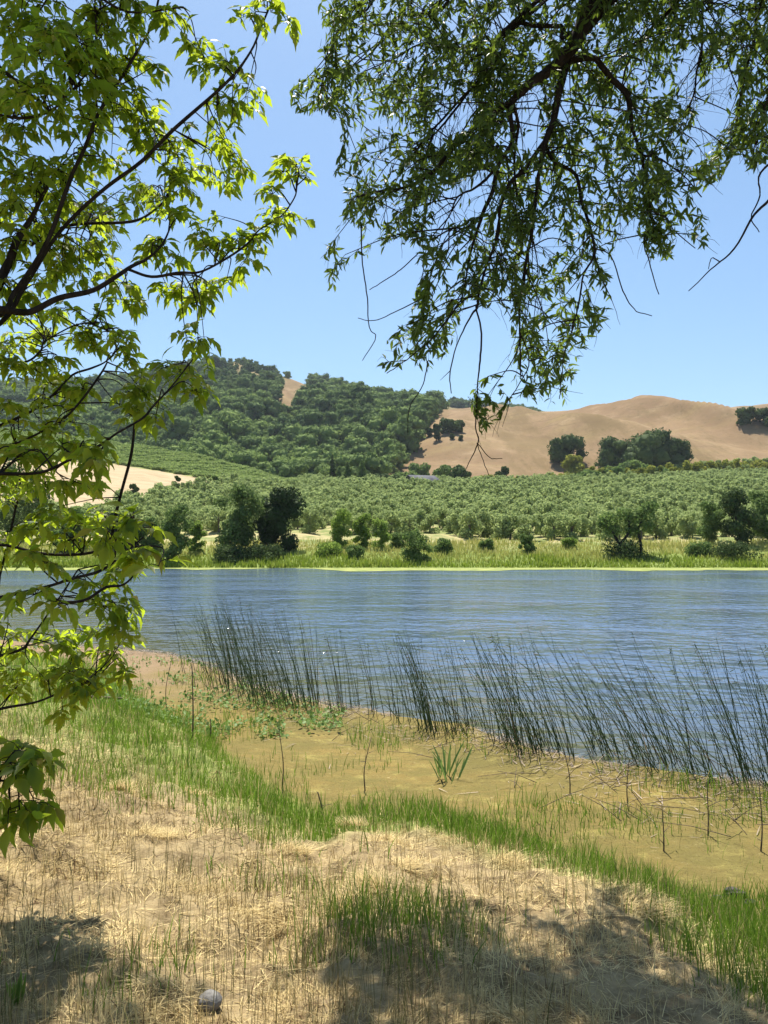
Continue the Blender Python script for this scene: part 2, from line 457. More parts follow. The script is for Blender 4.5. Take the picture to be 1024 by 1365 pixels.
def gpx(x, y): return CX + F * x / np.maximum(y, 1) / cp
GPX = gpx(X, Y)
dS = sdist(X) - Y
wobn = (fbm(X * 1.3, Y * 1.3, 77, 4) - .5)
a_mud = np.where(Y < 40, 1 - smooth(-.25, .35, dS + wobn * 1.2), 0)
a_red = np.where(Y < 40, smooth(-1.2, -4.2, X + wobn * 4) * smooth(10, 13, Y + wobn * 5), 0)
a_bed = np.where((Z < -.03) & (Y < 68.5), 1.0, 0)
T_GREEN = ([-9, -4, -3, -2, -1, 0, 1, 1.6, 2.2, 4], [7, 5.2, 4.3, 3.0, 1.5, 1.25, 1.7, 2.3, 2.7, 2.8])
thick = np.interp(X, *T_GREEN)
a_green = np.where(Y < 40, (1 - smooth(.6, 1.1, (dS + wobn * .8) / thick)) * smooth(-.3, .2, dS), 0) * .8
bankmix = smooth(80, 73, Y + (fbm(X * .2, Y * .2, 61, 3) - .5) * 8)
a_green = np.where(Y > 40, bankmix, a_green)
vine = smooth(400, 360, GPX) * smooth(180, 192, Y) * (Y < 300)
a_green = np.where(Y > 40, np.maximum(a_green, vine), a_green)
a_grove = np.where(Y > 40, 1.0, 0)
field_poly = [(60, 615), (120, 614), (200, 626), (292, 641), (288, 652), (230, 656), (190, 668), (150, 678), (100, 700), (60, 690), (-100, 690), (-100, 610)]
gpxx, gpyy = to_px(np.stack([X, Y, Z], -1))
a_field = (in_poly(gpxx + wobn * 12, gpyy + wobn * 6, field_poly) & (Y > 100) & (Y < 235)).astype(float)
ground = mesh_obj('ground', np.stack([X, Y, Z], -1), [gf], M['ground'], None, True,
                  {'mud': a_mud, 'redmud': a_red, 'bed': a_bed, 'greenland': a_green, 'grove': a_grove, 'field': a_field})
tag(ground, kind='structure')

wx, wy = np.array([-300, 300.]), np.array([1.0, 72.])
water = mesh_obj('pond_water', [(-300, 1.5, 0), (300, 1.5, 0), (300, 70, 0), (-300, 70, 0)], [[(0, 1, 2, 3)]], M['water'])
tag(water, kind='structure')

# hills: a golden hill on the right running into a higher wooded one on the left, another ridge behind
def hill_sheet(name, sil, dep, D0, foot, seed, rough, npx=3):
    px = np.arange(-600, 1700, npx, dtype=float)
    s = np.interp(px, *zip(*sil)); Dr = np.interp(px, *zip(*dep))
    k = np.exp(-np.linspace(-2, 2, 9) ** 2); k /= k.sum()
    s = np.convolve(np.pad(s, 4, 'edge'), k, 'valid'); Dr = np.convolve(np.pad(Dr, 4, 'edge'), k, 'valid')
    t = np.concatenate([np.linspace(0, 1, 70), np.linspace(1.02, 1.6, 18)])
    T, PX = np.meshgrid(t, px, indexing='ij')
    D = D0 + (Dr - D0) * T
    g = np.where(T < 1, np.sin(np.pi / 2 * np.clip(T, 0, 1)) ** .95, 1)
    rowy = foot + (s - foot) * g
    z = row_z(rowy, D)
    zr = row_z(s, Dr)
    z = np.where(T > 1, zr - np.maximum(T - 1, 0) ** 1.4 * 1.2 * (zr + 20), z)
    x = (PX - CX) / F * D * cp
    n = (fbm(x * .006 + 5, D * .004, seed, 4) - .5)
    rid = 1 - np.abs(fbm(x * .011 + D * .004, D * .003 - x * .002, seed + 5, 3) - .5) * 4
    z = z + (n * 16 + rid * 10) * rough * np.sin(np.pi * np.clip(T, 0, 1)) ** 1.0
    z = z + (fbm(x * .03, D * .03, seed + 9, 4) - .5) * 6 * rough - np.exp(-((np.abs((fbm(x * .009 + D * .002, D * .0022, seed + 13, 2) - .5)) / .03) ** 2)) * 4.5 * rough * np.sin(np.pi * np.clip(T, 0, 1))
    return px, t, x, D, z

SIL = [(-900, 575), (-300, 560), (-100, 535), (0, 522), (100, 519), (200, 507), (250, 503), (285, 492), (305, 486), (328, 487), (365, 499), (410, 515), (450, 521), (500, 535), (550, 544), (590, 547), (640, 548), (700, 552), (745, 553), (790, 546), (850, 539), (900, 537), (950, 540), (985, 547), (1024, 556), (1100, 566), (1900, 580)]
DEP = [(-900, 900), (300, 880), (400, 820), (520, 680), (600, 590), (700, 530), (850, 490), (1024, 500), (1900, 520)]
hpx, ht, hx, hy, hz = hill_sheet('hill', SIL, DEP, 255, 662, 101, 1.0)
hn = (len(ht), len(hpx))
def sheet_faces(n):
    i, j = np.meshgrid(np.arange(n[0] - 1), np.arange(n[1] - 1), indexing='ij')
    return np.stack([i * n[1] + j, i * n[1] + j + 1, (i + 1) * n[1] + j + 1, (i + 1) * n[1] + j], -1).reshape(-1, 4)
WOOD = [(-900, 700), (-900, 300), (300, 300), (585, 300), (588, 538), (574, 560), (556, 585), (552, 600), (520, 630), (500, 645), (500, 700)]
BARE = [(372, 514), (398, 500), (417, 508), (410, 525), (396, 552), (368, 556), (366, 535)]
hsx, hsy = to_px(np.stack([hx, hy, hz], -1))
wn = (fbm(hx * .02, hy * .02, 131, 3) - .5)
h_scrub = in_poly(hsx + wn * 14, hsy, WOOD) & ~in_poly(hsx, hsy, BARE)
hill = mesh_obj('hill', np.stack([hx, hy, hz], -1), [sheet_faces(hn)], M['hill'], None, True, {'scrub': h_scrub * .8})
tag(hill, kind='structure')
SIL2 = [(-900, 620), (480, 575), (560, 545), (600, 541), (660, 547), (720, 553), (760, 562), (900, 562), (945, 548), (985, 543), (1024, 538), (1100, 533), (1300, 538), (1900, 560)]
rpx, rt, rx, ry, rz = hill_sheet('ridge', SIL2, [(-900, 1000), (1900, 1000)], 560, 640, 303, .7, 5)
ridge = mesh_obj('far_hill', np.stack([rx, ry, rz], -1), [sheet_faces((len(rt), len(rpx)))], M['hill'], None, True, {'scrub': np.where(rx < 190, .9, 0.1)})
tag(ridge, kind='structure')

def grid_lookup(px, D, gpx_, D0, gx_, gy_, gz_):
    """height of a hill sheet under (px column, depth D) by searching its own columns"""
    c = int(np.clip(np.searchsorted(gpx_, px), 1, len(gpx_) - 1))
    return float(np.interp(D, gy_[:, c], gz_[:, c]))

def hill_z(px, D): return grid_lookup(px, D, hpx, 255, hx, hy, hz)

def hit(px, py, lo=60, hi=900, step=.5):
    """first ground or hill point met by the sight line through a picture position"""
    D = np.arange(lo, hi, step)
    x = (px - CX) / F * D * cp
    zz = ground_z(x, D)
    c = int(np.clip(np.searchsorted(hpx, px), 1, len(hpx) - 1))
    hh = np.interp(D, hy[:, c], hz[:, c], left=-99, right=-99)
    zz = np.maximum(zz, hh)
    below = row_z(py, D) <= zz
    k = int(np.argmax(below)) if below.any() else len(D) - 1
    return np.array([x[k], D[k], zz[k]])

# ------------------------------------------------------------------ trees seen from afar
CARD = leaf_template([0, .35, .7, 1], [0, .34, .27, 0], .3, .3)
CARD0 = (np.array([(0, -.5, 0), (.42, .05, .12), (0, .6, -.1), (-.38, -.02, .1)]), np.array([(0, 1, 2), (0, 2, 3)]))

def ico():
    t = (1 + 5 ** .5) / 2
    v = unit(np.array([(-1, t, 0), (1, t, 0), (-1, -t, 0), (1, -t, 0), (0, -1, t), (0, 1, t), (0, -1, -t), (0, 1, -t), (t, 0, -1), (t, 0, 1), (-t, 0, -1), (-t, 0, 1)], float))
    f = np.array([(0, 11, 5), (0, 5, 1), (0, 1, 7), (0, 7, 10), (0, 10, 11), (1, 5, 9), (5, 11, 4), (11, 10, 2), (10, 7, 6), (7, 1, 8), (3, 9, 4), (3, 4, 2), (3, 2, 6), (3, 6, 8), (3, 8, 9), (4, 9, 5), (2, 4, 11), (6, 2, 10), (8, 6, 7), (9, 8, 1)])
    V, Fc, cache = list(v), [], {}
    def m(a, b):
        k = (min(a, b), max(a, b))
        if k not in cache: cache[k] = len(V); V.append(unit(V[a] + V[b]))
        return cache[k]
    for a, b, c in f:
        x, y, z = m(a, b), m(b, c), m(c, a); Fc += [(a, x, z), (b, y, x), (c, z, y), (x, y, z)]
    return np.array(V), np.array(Fc)
ICO = ico()

def add_crown(mb, lobes, n, size, core=.72, droop=0.0, top=.25, fill=.15, tint=None):
    """lobes: (x,y,z,rx,rz). Leaf clumps over and through the lobes, each lobe with its own tint."""
    lobes = np.asarray(lobes, float)
    w = lobes[:, 3] * (lobes[:, 3] + lobes[:, 4]); w = w / w.sum()
    k = rng.choice(len(lobes), n, p=w)
    d = unit(rng.normal(size=(n, 3)) + np.array([0, 0, top]))
    r = np.where(rng.random(n) < fill, rng.uniform(.35, .85, n), rng.uniform(.82, 1.1, n))
    L = lobes[k]
    pos = L[:, :3] + d * np.stack([L[:, 3], L[:, 3], L[:, 4]], -1) * r[:, None]
    nrm = unit(d + rng.normal(size=(n, 3)) * .55)
    up = rng.normal(size=(n, 3)) + np.array([0, 0, -droop])
    dirs = unit(np.cross(nrm, np.cross(up, nrm)))
    lt = rng.random(len(lobes)) if tint is None else np.clip(tint + rng.normal(size=len(lobes)) * .15, 0, 1)
    add_leaves(mb, CARD0, pos, dirs, nrm, size * rng.uniform(.6, 1.35, n), lt[k])
    if core:
        for q, L in enumerate(lobes):
            v, f = ICO
            disp = core * (1 + .16 * rng.normal(size=len(v)))
            mb.add(L[:3] + v * disp[:, None] * np.array([L[3], L[3], L[4]]), f, None, lt[q])

def lobes_round(h, w, n=9, base=.25, flat=1.0):
    """a round uneven crown between base*h and h, w wide"""
    out = []
    for q in range(n):
        zn = (q + rng.random()) / n * .86 + .04
        env = math.sqrt(max(.12, 1 - ((zn - .42) / .66) ** 2))
        a = rng.uniform(0, 2 * math.pi); rr = w / 2 * env * .72 * math.sqrt(rng.random())
        s = w / 2 * rng.uniform(.27, .46); rz = s * rng.uniform(.7, 1.0) * flat
        zc = min(base * h + zn * h * (1 - base), h * 1.02 - rz)
        out.append((rr * math.cos(a), rr * math.sin(a), zc, s, rz))
    return out

def trunk_mb(h, r, n=3, spread=.3, w=1.0):
    mb = MB()
    lean = rng.normal(size=2) * .05 * h
    top = np.array([lean[0], lean[1], h * .55])
    pts = spline([(0, 0, -.3), (lean[0] * .2, lean[1] * .2, h * .2), (lean[0] * .7, lean[1] * .7, h * .4), top], 3)
    add_tube(mb, pts, np.linspace(r * 1.25, r * .6, len(pts)), 7)
    for q in range(n):
        a = q / n * 6.28 + rng.uniform(-.5, .5)
        s = pts[int(len(pts) * rng.uniform(.45, .8))]
        e = s + np.array([math.cos(a) * w * spread, math.sin(a) * w * spread, h * rng.uniform(.22, .38)])
        b = spline([s, (s + e) / 2 + np.array([0, 0, .03 * h]), e], 3)
        add_tube(mb, b, np.linspace(r * .5, r * .15, len(b)), 5)
    return mb

def small_tree(name, label, cat, loc, h, w, mat, n=1500, size=.28, nl=9, base=.25, r=None, bark='bark_dark', core=.72, group=None, flat=1.0, droop=.3, fill=.15):
    t = thing(name, label, cat, loc, group)
    if base > .06:
        trunk_mb(h, r or .026 * h, 3, .25, w).build('trunk', M[bark], t)
    mb = MB(); add_crown(mb, lobes_round(h, w, nl, base, flat), n, size, core, droop, fill=fill)
    mb.build('crown', M[mat], t)
    return t

def px_size(n, D): return n * D / F

# --- named trees of the far bank: (px, base row, height px, width px, ...)
def bank_tree(px, py, hp, wp, name, label, mat, D=None, **kw):
    p = hit(px, py) if D is None else np.array([(px - CX) / F * D * cp, D, float(ground_z((px - CX) / F * D * cp, D))])
    k = p[1] / F
    return small_tree(name, label, 'tree' if 'tree' in name else 'bush', p, hp * k, wp * k, mat, **kw)

bank_tree(318, 728, 92, 72, 'riverbank_tree', 'tall green open crowned tree on the far bank beside the darkest round tree', 'poplar', D=73, n=6500, size=.24, nl=20, base=.04, core=.35, fill=.4)
bank_tree(373, 727, 82, 68, 'dark_tree', 'darkest round crowned tree on the far bank with deep shade under it', 'darkleaf', D=75, n=6500, size=.24, nl=24, base=.0, core=.6)
bank_tree(234, 752, 72, 46, 'riverbank_bush', 'tall grey green bush at the waterline behind the leafy left tree', 'mid', D=70, n=4200, size=.2, nl=20, base=.0, core=.2, fill=.5)
bank_tree(262, 738, 46, 28, 'riverbank_bush', 'small bright green bush just right of the tall waterline bush', 'bright', D=73, n=2400, size=.19, nl=16, base=.0, core=0, fill=.6)
bank_tree(456, 724, 52, 38, 'willow_bush', 'pale yellow green bush, left one of the close pair on the far bank', 'bright', D=76, n=3400, size=.18, nl=20, base=.0, core=0, fill=.6)
bank_tree(482, 722, 46, 30, 'willow_bush', 'pale yellow green bush, right one of the close pair on the far bank', 'bright', D=76, n=3000, size=.18, nl=18, base=.0, core=0, fill=.6)
bank_tree(508, 724, 42, 28, 'sapling_tree', 'thin bright sapling standing right of the pale bush pair', 'bright', D=75, n=2000, size=.18, nl=16, base=.06, core=0, fill=.6)
bank_tree(556, 748, 42, 46, 'round_bush', 'round dull green bush low on the bank at the water', 'mid', D=70, n=2800, size=.19, nl=18, base=-.05, core=0, fill=.6)
bank_tree(985, 720, 78, 58, 'dark_oak_tree', 'dark tree with black trunk on dry grass near the right end of the bank', 'oak', D=78, n=4500, size=.24, nl=15, base=.12, core=.45, fill=.35)
bank_tree(950, 718, 58, 40, 'grey_green_tree', 'grey green small tree touching the left of the black trunked tree', 'mid', D=80, n=2400, size=.22, nl=11, base=.05, core=.4)
bank_tree(1024, 718, 72, 56, 'olive_green_tree', 'olive green tree at the very right end of the far bank', 'mid', D=80, n=3400, size=.23, nl=14, base=.05, core=.5)
for px, py, hp, wp, mt, lb in ((30, 720, 110, 95, 'oak', 'big dark oak on the far bank showing between the left leaves'), (95, 735, 60, 60, 'mid', 'grey green bush on the far bank seen through the left leaves'),
                              (-50, 725, 120, 110, 'oak', 'dark oak on the far bank past the left end of the pond'), (160, 742, 50, 60, 'darkleaf', 'low dark bush at the waterline behind hanging leaves'), (198, 745, 45, 42, 'mid', 'soft green bush between two waterline bushes at the left')):
    bank_tree(px, py, hp, wp, 'riverbank_tree' if 'oak' in lb else 'riverbank_bush', lb, mt, D=74 if hp < 100 else 84, n=4000, size=.26, nl=18, base=.0, core=.3, fill=.4)
low = ('low grey green shrub on the waterline of the far bank', 'shrubs low on the far bank')
for px, py, hp, wp, mt in ((306, 751, 22, 52, 'oak'), (356, 748, 20, 60, 'oak'), (436, 741, 18, 44, 'bright'), (472, 745, 16, 30, 'mid'), (594, 736, 20, 30, 'mid'), (648, 730, 16, 22, 'mid'), (702, 736, 26, 24, 'mid'),
                           (836, 744, 24, 66, 'oak'), (935, 740, 18, 46, 'mid'), (976, 745, 22, 74, 'oak'), (530, 722, 20, 30, 'mid'), (758, 726, 14, 24, 'bright')):
    lab = low[0] if mt == 'mid' else 'dark low shrub in tree shade at the far waterline' if mt == 'oak' else 'small bright green shrub on the far bank'
    bank_tree(px, py, hp, wp, 'bank_shrub', lab, mt, n=2400, size=.17, nl=18, base=-.1, core=0, fill=.6, group=low[1], D=float(np.interp(py, [718, 751], [78, 69.5])))
# twin trunked open tree
p = np.array([(840 - CX) / F * 72, 72, float(ground_z((840 - CX) / F * 72, 72))])
tw = thing('twin_trunk_tree', 'small airy tree with two forked trunks on the green bank', 'tree', p)
mb = MB()
for pts in ([(-.7, 0, -.3), (-1.1, 0, 1.2), (-1.9, .2, 2.8), (-2.0, .2, 3.6)], [(1.0, 0, -.3), (1.0, .1, 1.2), (.8, .1, 2.4), (1.4, 0, 4.0)], [(-1.0, 0, 1.0), (-.2, -.2, 2.2), (-.2, -.2, 3.6)]):
    s = spline(pts, 4); add_tube(mb, s, np.linspace(.17, .05, len(s)), 6)
mb.build('trunk', M['bark_dark'], tw)
mb = MB(); add_crown(mb, [(-2.1, 0, 3.3, .95, .8), (-1.6, .2, 2.4, .8, .6), (-.6, 0, 3.7, .9, .8), (.5, .2, 3.4, .9, .8), (1.4, 0, 3.9, .9, .9), (2.0, .1, 4.6, .7, .5), (1.6, -.2, 2.7, .7, .6), (.2, .1, 2.4, .7, .5), (-2.6, 0, 2.9, .5, .5)], 2600, .25, .0, .3, fill=.5)
mb.build('crown', M['mid'], tw)

# --- bushes and trees on the tan field and beyond
def far_tree(px, py, hp, wp, name, label, mat, n=900, nl=9, base=.08, group=None, size=None, **kw):
    p = hit(px, py, 90)
    k = p[1] / F
    return small_tree(name, label, 'bush' if 'bush' in name else 'tree', p, hp * k, wp * k, mat, n=n, size=size or 3.2 * k, nl=nl, base=base, group=group, **kw)
far_tree(178, 664, 20, 16, 'field_bush', 'small dark bush on the tan field, left of two', 'oak', 500, 6, .05)
far_tree(235, 658, 26, 14, 'field_bush', 'small dark cone shaped bush on the tan field, right of two', 'oak', 500, 6, .05)
far_tree(272, 655, 18, 14, 'field_bush', 'low brownish bush at the narrow tip of the tan field', 'mid', 400, 5, .05)
far_tree(288, 655, 22, 14, 'field_tree', 'small grey green tree where the tan field ends', 'mid', 500, 6, .15)
far_tree(757, 616, 34, 54, 'hill_oak', 'round dark oak on the golden hill behind a yellow green bush', 'oak', 2400, 20, .02)
far_tree(766, 633, 26, 40, 'hill_bush', 'yellow green round bush in front of the round oak on the golden hill', 'yellowgreen', 1500, 9, .03)
far_tree(672, 642, 20, 22, 'hill_bush', 'lone dark bush at the foot of the golden hill', 'oak', 800, 7, .05)
p0 = hit(858, 628, 90); k0 = p0[1] / F
for px, py, hp, wp, lb in ((822, 626, 42, 60, 'left end oak of the big dark grove on the golden hill'), (850, 628, 50, 78, 'middle oak of the big dark grove on the golden hill'),
                           (880, 624, 52, 68, 'tallest airy oak of the big dark grove on the golden hill'), (904, 620, 34, 46, 'right end oak of the big dark grove on the golden hill')):
    far_tree(px, py, hp, wp, 'hill_oak', lb, 'oak', 2600, 20, .0, group='oaks of the big hill grove')
for px, py, hp, wp, lb in ((560, 640, 22, 40, 'pale bush left of the barn roof'), (590, 645, 24, 44, 'green oak behind the barn'), (612, 647, 26, 40, 'darker round oak right of the barn'), (540, 645, 16, 40, 'low green bush in front of the wooded slope near the barn'), (515, 646, 14, 36, 'low dark bush below the end of the wooded slope')):
    far_tree(px, py, hp, wp, 'barn_oak' if 'oak' in lb else 'barn_bush', lb, 'oak' if 'dark' in lb else 'mid', 1100, 8, .06)
for px, py, hp, wp, lb in ((597, 578, 20, 34, 'largest dark oak clump on the golden shoulder beside the wooded hill'), (612, 576, 15, 22, 'small oak right of the largest clump on the golden shoulder'), (582, 588, 24, 14, 'narrow dark oak on the golden shoulder under the largest clump'),
                           (572, 582, 12, 12, 'tiny oak at the edge of the wooded slope on the golden shoulder'), (604, 585, 6, 6, 'tiny bush under the largest clump on the golden shoulder'), (615, 587, 6, 7, 'tiny bush right under the small oak on the golden shoulder')):
    far_tree(px, py, hp, wp, 'hill_oak' if 'oak' in lb else 'hill_bush', lb, 'oak', 900, 8, .08)
for px, py, hp, wp, lb in ((1002, 566, 22, 36, 'left oak of the dark grove high on the hill at the right edge'), (1028, 568, 26, 44, 'right oak of the dark grove high on the hill at the right edge')):
    far_tree(px, py, hp, wp, 'hill_oak', lb, 'oak', 1300, 10, .06)
for px, py, hp, wp, lb in ((780, 645, 18, 40, 'grey green bush below the yellow green bush'), (815, 642, 20, 44, 'dull green bush left of the hedge below the grove'), (850, 638, 24, 46, 'olive green bush right below the big grove'), (882, 640, 18, 36, 'low olive bush right of the bush below the grove')):
    far_tree(px, py, hp, wp, 'slope_bush', lb, 'mid', 1000, 8, .03)
for q, px in enumerate(range(868, 1060, 13)):
    py = np.interp(px, [868, 1024, 1060], [632, 620, 617]) + rng.uniform(-1, 1)
    t = far_tree(px, py, rng.uniform(9, 13), rng.uniform(13, 18), 'upper_olive_bush', 'grey green bush in the short row above the hedge at the right', 'olive', 500, 9, -.05, group='grey green bushes above the hedge', core=.2)
# poplars
for px, py, hp, wp in ((443, 648, 42, 9), (463, 648, 34, 10), (482, 648, 36, 13), (452, 648, 26, 9)):
    p = hit(px, py, 90); k = p[1] / F
    t = thing('poplar_tree', {443: 'tallest and darkest of the slim poplars below the wooded hill', 463: 'slim pale poplar in the middle of the poplar row', 482: 'widest poplar at the right end of the poplar row', 452: 'shortest poplar close to the tallest one'}[px], 'tree', p, 'slim poplars below the wooded hill')
    h, w = hp * k, wp * k
    tr = MB(); add_tube(tr, [(0, 0, -.3), (0, 0, h * .5), (0, 0, h * .9)], [.25, .16, .05], 6); tr.build('trunk', M['bark_grey'], t)
    mb = MB(); add_crown(mb, [(rng.normal() * .06 * w, rng.normal() * .06 * w, h * q, w * .5 * math.sin(math.pi * min(.95, q * .85 + .18)) ** .7, h * .1) for q in np.linspace(.12, .92, 10)], 1100, .45, .25, fill=.3)
    mb.build('crown', M['oak' if px == 443 else 'poplar'], t)
# yellow green hedge bushes under the golden hill
HB = [(x, np.interp(x, [600, 700, 850, 1024, 1100], [648, 646, 641, 632, 628])) for x in list(range(628, 700, 13)) + list(range(706, 780, 14)) + list(range(790, 1090, 13))]
for q, (px, py) in enumerate(HB):
    p = hit(px + rng.uniform(-3, 3), py, 150); k = p[1] / F
    hp = (11 if px < 780 else 18) * rng.uniform(.8, 1.25)
    t = small_tree('hedge_bush', 'yellow green bush in the hedge line under the golden hill', 'bush', p, hp * k, rng.uniform(19, 26) * k, 'yellowgreen', 700, .6, 10, -.05, core=.25, fill=.4, group='hedge bushes under the golden hill')

# barn
p = hit(562, 652, 120); k = p[1] / F
bw, bd, bh, br = 34 * k, 9.0, 1.9, 3.6
barn = thing('barn', 'low grey roofed barn half hidden among trees at the back of the orchard', 'barn', p)
barn.rotation_euler = (0, 0, .35); w2, d2 = bw / 2, bd / 2
mesh_obj('wall', [(-w2, -d2, -1), (w2, -d2, -1), (w2, d2, -1), (-w2, d2, -1), (-w2, -d2, bh), (w2, -d2, bh), (w2, d2, bh), (-w2, d2, bh), (-w2, 0, br - .1), (w2, 0, br - .1)],
         [[(0, 1, 5, 4), (2, 3, 7, 6)], [(1, 2, 6), (1, 6, 5), (3, 0, 4), (3, 4, 7), (5, 6, 9), (4, 8, 7)]], M['barn_wall'], barn)
ov, th = .5, .12
rv = []
for zz in (0, th):
    rv += [(-w2 - ov, -d2 - ov, bh - .25 + zz), (w2 + ov, -d2 - ov, bh - .25 + zz), (w2 + ov, 0, br + zz), (-w2 - ov, 0, br + zz), (w2 + ov, d2 + ov, bh - .25 + zz), (-w2 - ov, d2 + ov, bh - .25 + zz)]
mesh_obj('roof', rv, [[(6, 7, 8, 9), (9, 8, 10, 11), (0, 3, 2, 1), (3, 5, 4, 2), (0, 1, 7, 6), (4, 5, 11, 10), (1, 2, 8, 7), (2, 4, 10, 8), (0, 6, 9, 3), (3, 9, 11, 5)]], M['barn_roof'], barn)
mesh_obj('door', [(w2 + .04, -1.3, -1), (w2 + .04, 1.3, -1), (w2 + .04, 1.3, 1.6), (w2 + .04, -1.3, 1.6), (w2 + .005, -1.3, -1), (w2 + .005, 1.3, -1), (w2 + .005, 1.3, 1.6), (w2 + .005, -1.3, 1.6)],
         [[(0, 1, 2, 3), (0, 4, 5, 1), (1, 5, 6, 2), (2, 6, 7, 3), (3, 7, 4, 0)]], M['barn_door'], barn)

# --- olive orchard
def olive_proto(n, size):
    h = 2.7; w = 2.8
    lob = lobes_round(h, w, 13, .0)
    tr = trunk_mb(h, .11, 4, .22, w); cr = MB()
    add_crown(cr, lob, n, size, 0, .2, fill=.4)
    return tr, cr
olive_lab = 'silvery green olive tree in the orchard rows beyond the pond'
protos = []
for q in range(5):
    t = thing('olive_tree', olive_lab, 'tree', (0, 0, 0), 'olive trees of the orchard')
    tr, cr = olive_proto(1300, .23)
    tr.build('trunk', M['bark_grey'], t); cr.build('crown', M['olive'], t)
    protos.append(t)
far_protos = []
for q in range(4):
    lob = lobes_round(2.8, 3.0, 10, .0); mb = MB(); add_crown(mb, lob, 330, .38, .5, .2); far_protos.append(mb.arrays())
spots = []
ang = .22; ca, sa = math.cos(ang), math.sin(ang)
for r in range(-75, 100):
    for c in range(-110, 160):
        u, v = c * 2.7, r * 3.5
        x = ca * u - sa * v + rng.normal() * .45; y = 150 + sa * u + ca * v + rng.normal() * .45
        if y < 80 or y > 275: continue
        q = gpx(x, y)
        if q < -60 or q > 1120: continue
        spots.append((x, y, q))
spots = np.array(spots)
keep = np.ones(len(spots), bool)
sxp, syp = to_px(np.stack([spots[:, 0], spots[:, 1], ground_z(spots[:, 0], spots[:, 1])], -1))
q, y = sxp, spots[:, 1]
edge = np.interp(q, [-60, 170, 300, 420, 560, 760, 1120], [95, 90, 88, 92, 83, 80, 86])
keep &= y > edge
keep &= ~in_poly(sxp, syp, [(a, b) for a, b in field_poly]) 
keep &= ~((q < 300) & (y > 150) & (syp > 640) & (y < 200) & (q < 170))
keep &= ~((q > 400) & (y > np.interp(q, [400, 700, 1024], [240, 236, 246])))
keep &= ~((q > 425) & (q < 450) & (y < 100)) & ~((q > 560) & (q < 620) & (y < 92) & (rng.random(len(q)) < .5))
keep &= rng.random(len(q)) > .04
keep &= ~((q < 395) & (y > 186))
spots, sxp, syp = spots[keep], sxp[keep], syp[keep]
order = np.argsort(spots[:, 1] + np.where((sxp < 0) | (sxp > 1024), 1000, 0))
rest = MB(); used = [0] * 5; first = 0
for rank, idx in enumerate(order):
    x, y, _ = spots[idx]; z = float(ground_z(x, y)) - .05; s = rng.uniform(.78, 1.2)
    if sxp[idx] < 400 and y > 185: s *= .72
    sz = s * rng.uniform(.85, 1.1); rz_ = rng.uniform(0, 6.28)
    if rank < 300:
        pr = protos[rank % 5]
        if rank < 5:
            pr.location = (x, y, z); pr.rotation_euler = (0, 0, rz_); pr.scale = (s, s, sz)
        else:
            copy_tree(pr, (x, y, z), rz_, (s, s, sz))
    else:
        V, f3, f4, t = far_protos[rank % 4]
        c_, s_ = math.cos(rz_), math.sin(rz_)
        R = np.array([[c_, -s_, 0], [s_, c_, 0], [0, 0, 1]])
        rest.add((V * np.array([s, s, sz])) @ R.T + np.array([x, y, z]), f3, None, np.clip(t * .6 + rng.random() * .4 + (.25 if sxp[idx] < 400 and y > 185 else 0), 0, 1))
o = rest.build('olive_foliage', M['olive'])
tag(o, 'farther rows of silvery olive trees merging up the slope', 'olive grove', kind='stuff')
print('olives', len(spots))

# --- low planted rows on the green slope at the left
row_protos = []
for q in range(3):
    mb = MB(); add_crown(mb, [(dx, 0, .45, .75, .6) for dx in (-.8, 0, .8)], 90, .42, .7, .2); row_protos.append(mb.arrays())
rows_mb = MB(); nr = 0
for r in range(60):
    for c in range(120):
        u, v = c * 2.0, r * 3.1
        x = -130 + .97 * u - .24 * v + rng.normal() * .25; y = 178 + .24 * u + .97 * v + rng.normal() * .25
        if y > 272: continue
        z = float(ground_z(x, y)); a, b = to_px(np.array([x, y, z]))
        if a < -60 or a > 398 or in_poly(a, b, field_poly) or y < np.interp(a, [0, 300, 398], [184, 184, 196]): continue
        V, f3, f4, t = row_protos[nr % 3]; nr += 1
        s = rng.uniform(.8, 1.25); R = np.array([[.97, .24, 0], [-.24, .97, 0], [0, 0, 1]])
        rows_mb.add(V @ R * s + np.array([x, y, z]), f3, None, np.clip(t * .5 + rng.random() * .5, 0, 1))
print('rows', nr)
o = rows_mb.build('planted_foliage', M['rows']); tag(o, 'low green planted rows on the smooth slope above the tan field', 'planted rows', kind='stuff')
# --- the wooded hill
wood_protos = []
for q in range(7):
    h = 11; w = 14 * rng.uniform(.85, 1.1)
    mb = MB(); add_crown(mb, lobes_round(h, w, 18, .0), 640, 1.0, .74, .2, .3, .12, tint=.5); wood_protos.append(mb.arrays())
forest = MB()
cand = []
nt_ = 0
hpick = rng.random((60000, 2))
T_ = hpick[:, 0] ** .75 * 1.06; PXc = -250 + hpick[:, 1] * 860
ti = np.clip(np.searchsorted(ht, T_), 1, len(ht) - 1); pi_ = np.clip(np.searchsorted(hpx, PXc), 1, len(hpx) - 1)
xs, ys, zs = hx[ti, pi_] + rng.normal(size=60000) * 3, hy[ti, pi_] + rng.normal(size=60000) * 5, hz[ti, pi_]
sx_, sy_ = to_px(np.stack([xs, ys, zs], -1))
wn2 = (fbm(xs * .02, ys * .02, 131, 3) - .5)
ok = in_poly(sx_ + wn2 * 14, sy_, WOOD) & ~in_poly(sx_, sy_, BARE) & (zs > ground_z(xs, ys) - 4)
ok &= ~((sx_ > 290) & (sx_ < 395) & (sy_ < np.interp(sx_, [290, 395], [497, 516])) & (rng.random(60000) < .8))
cell = {}
cnt = 0
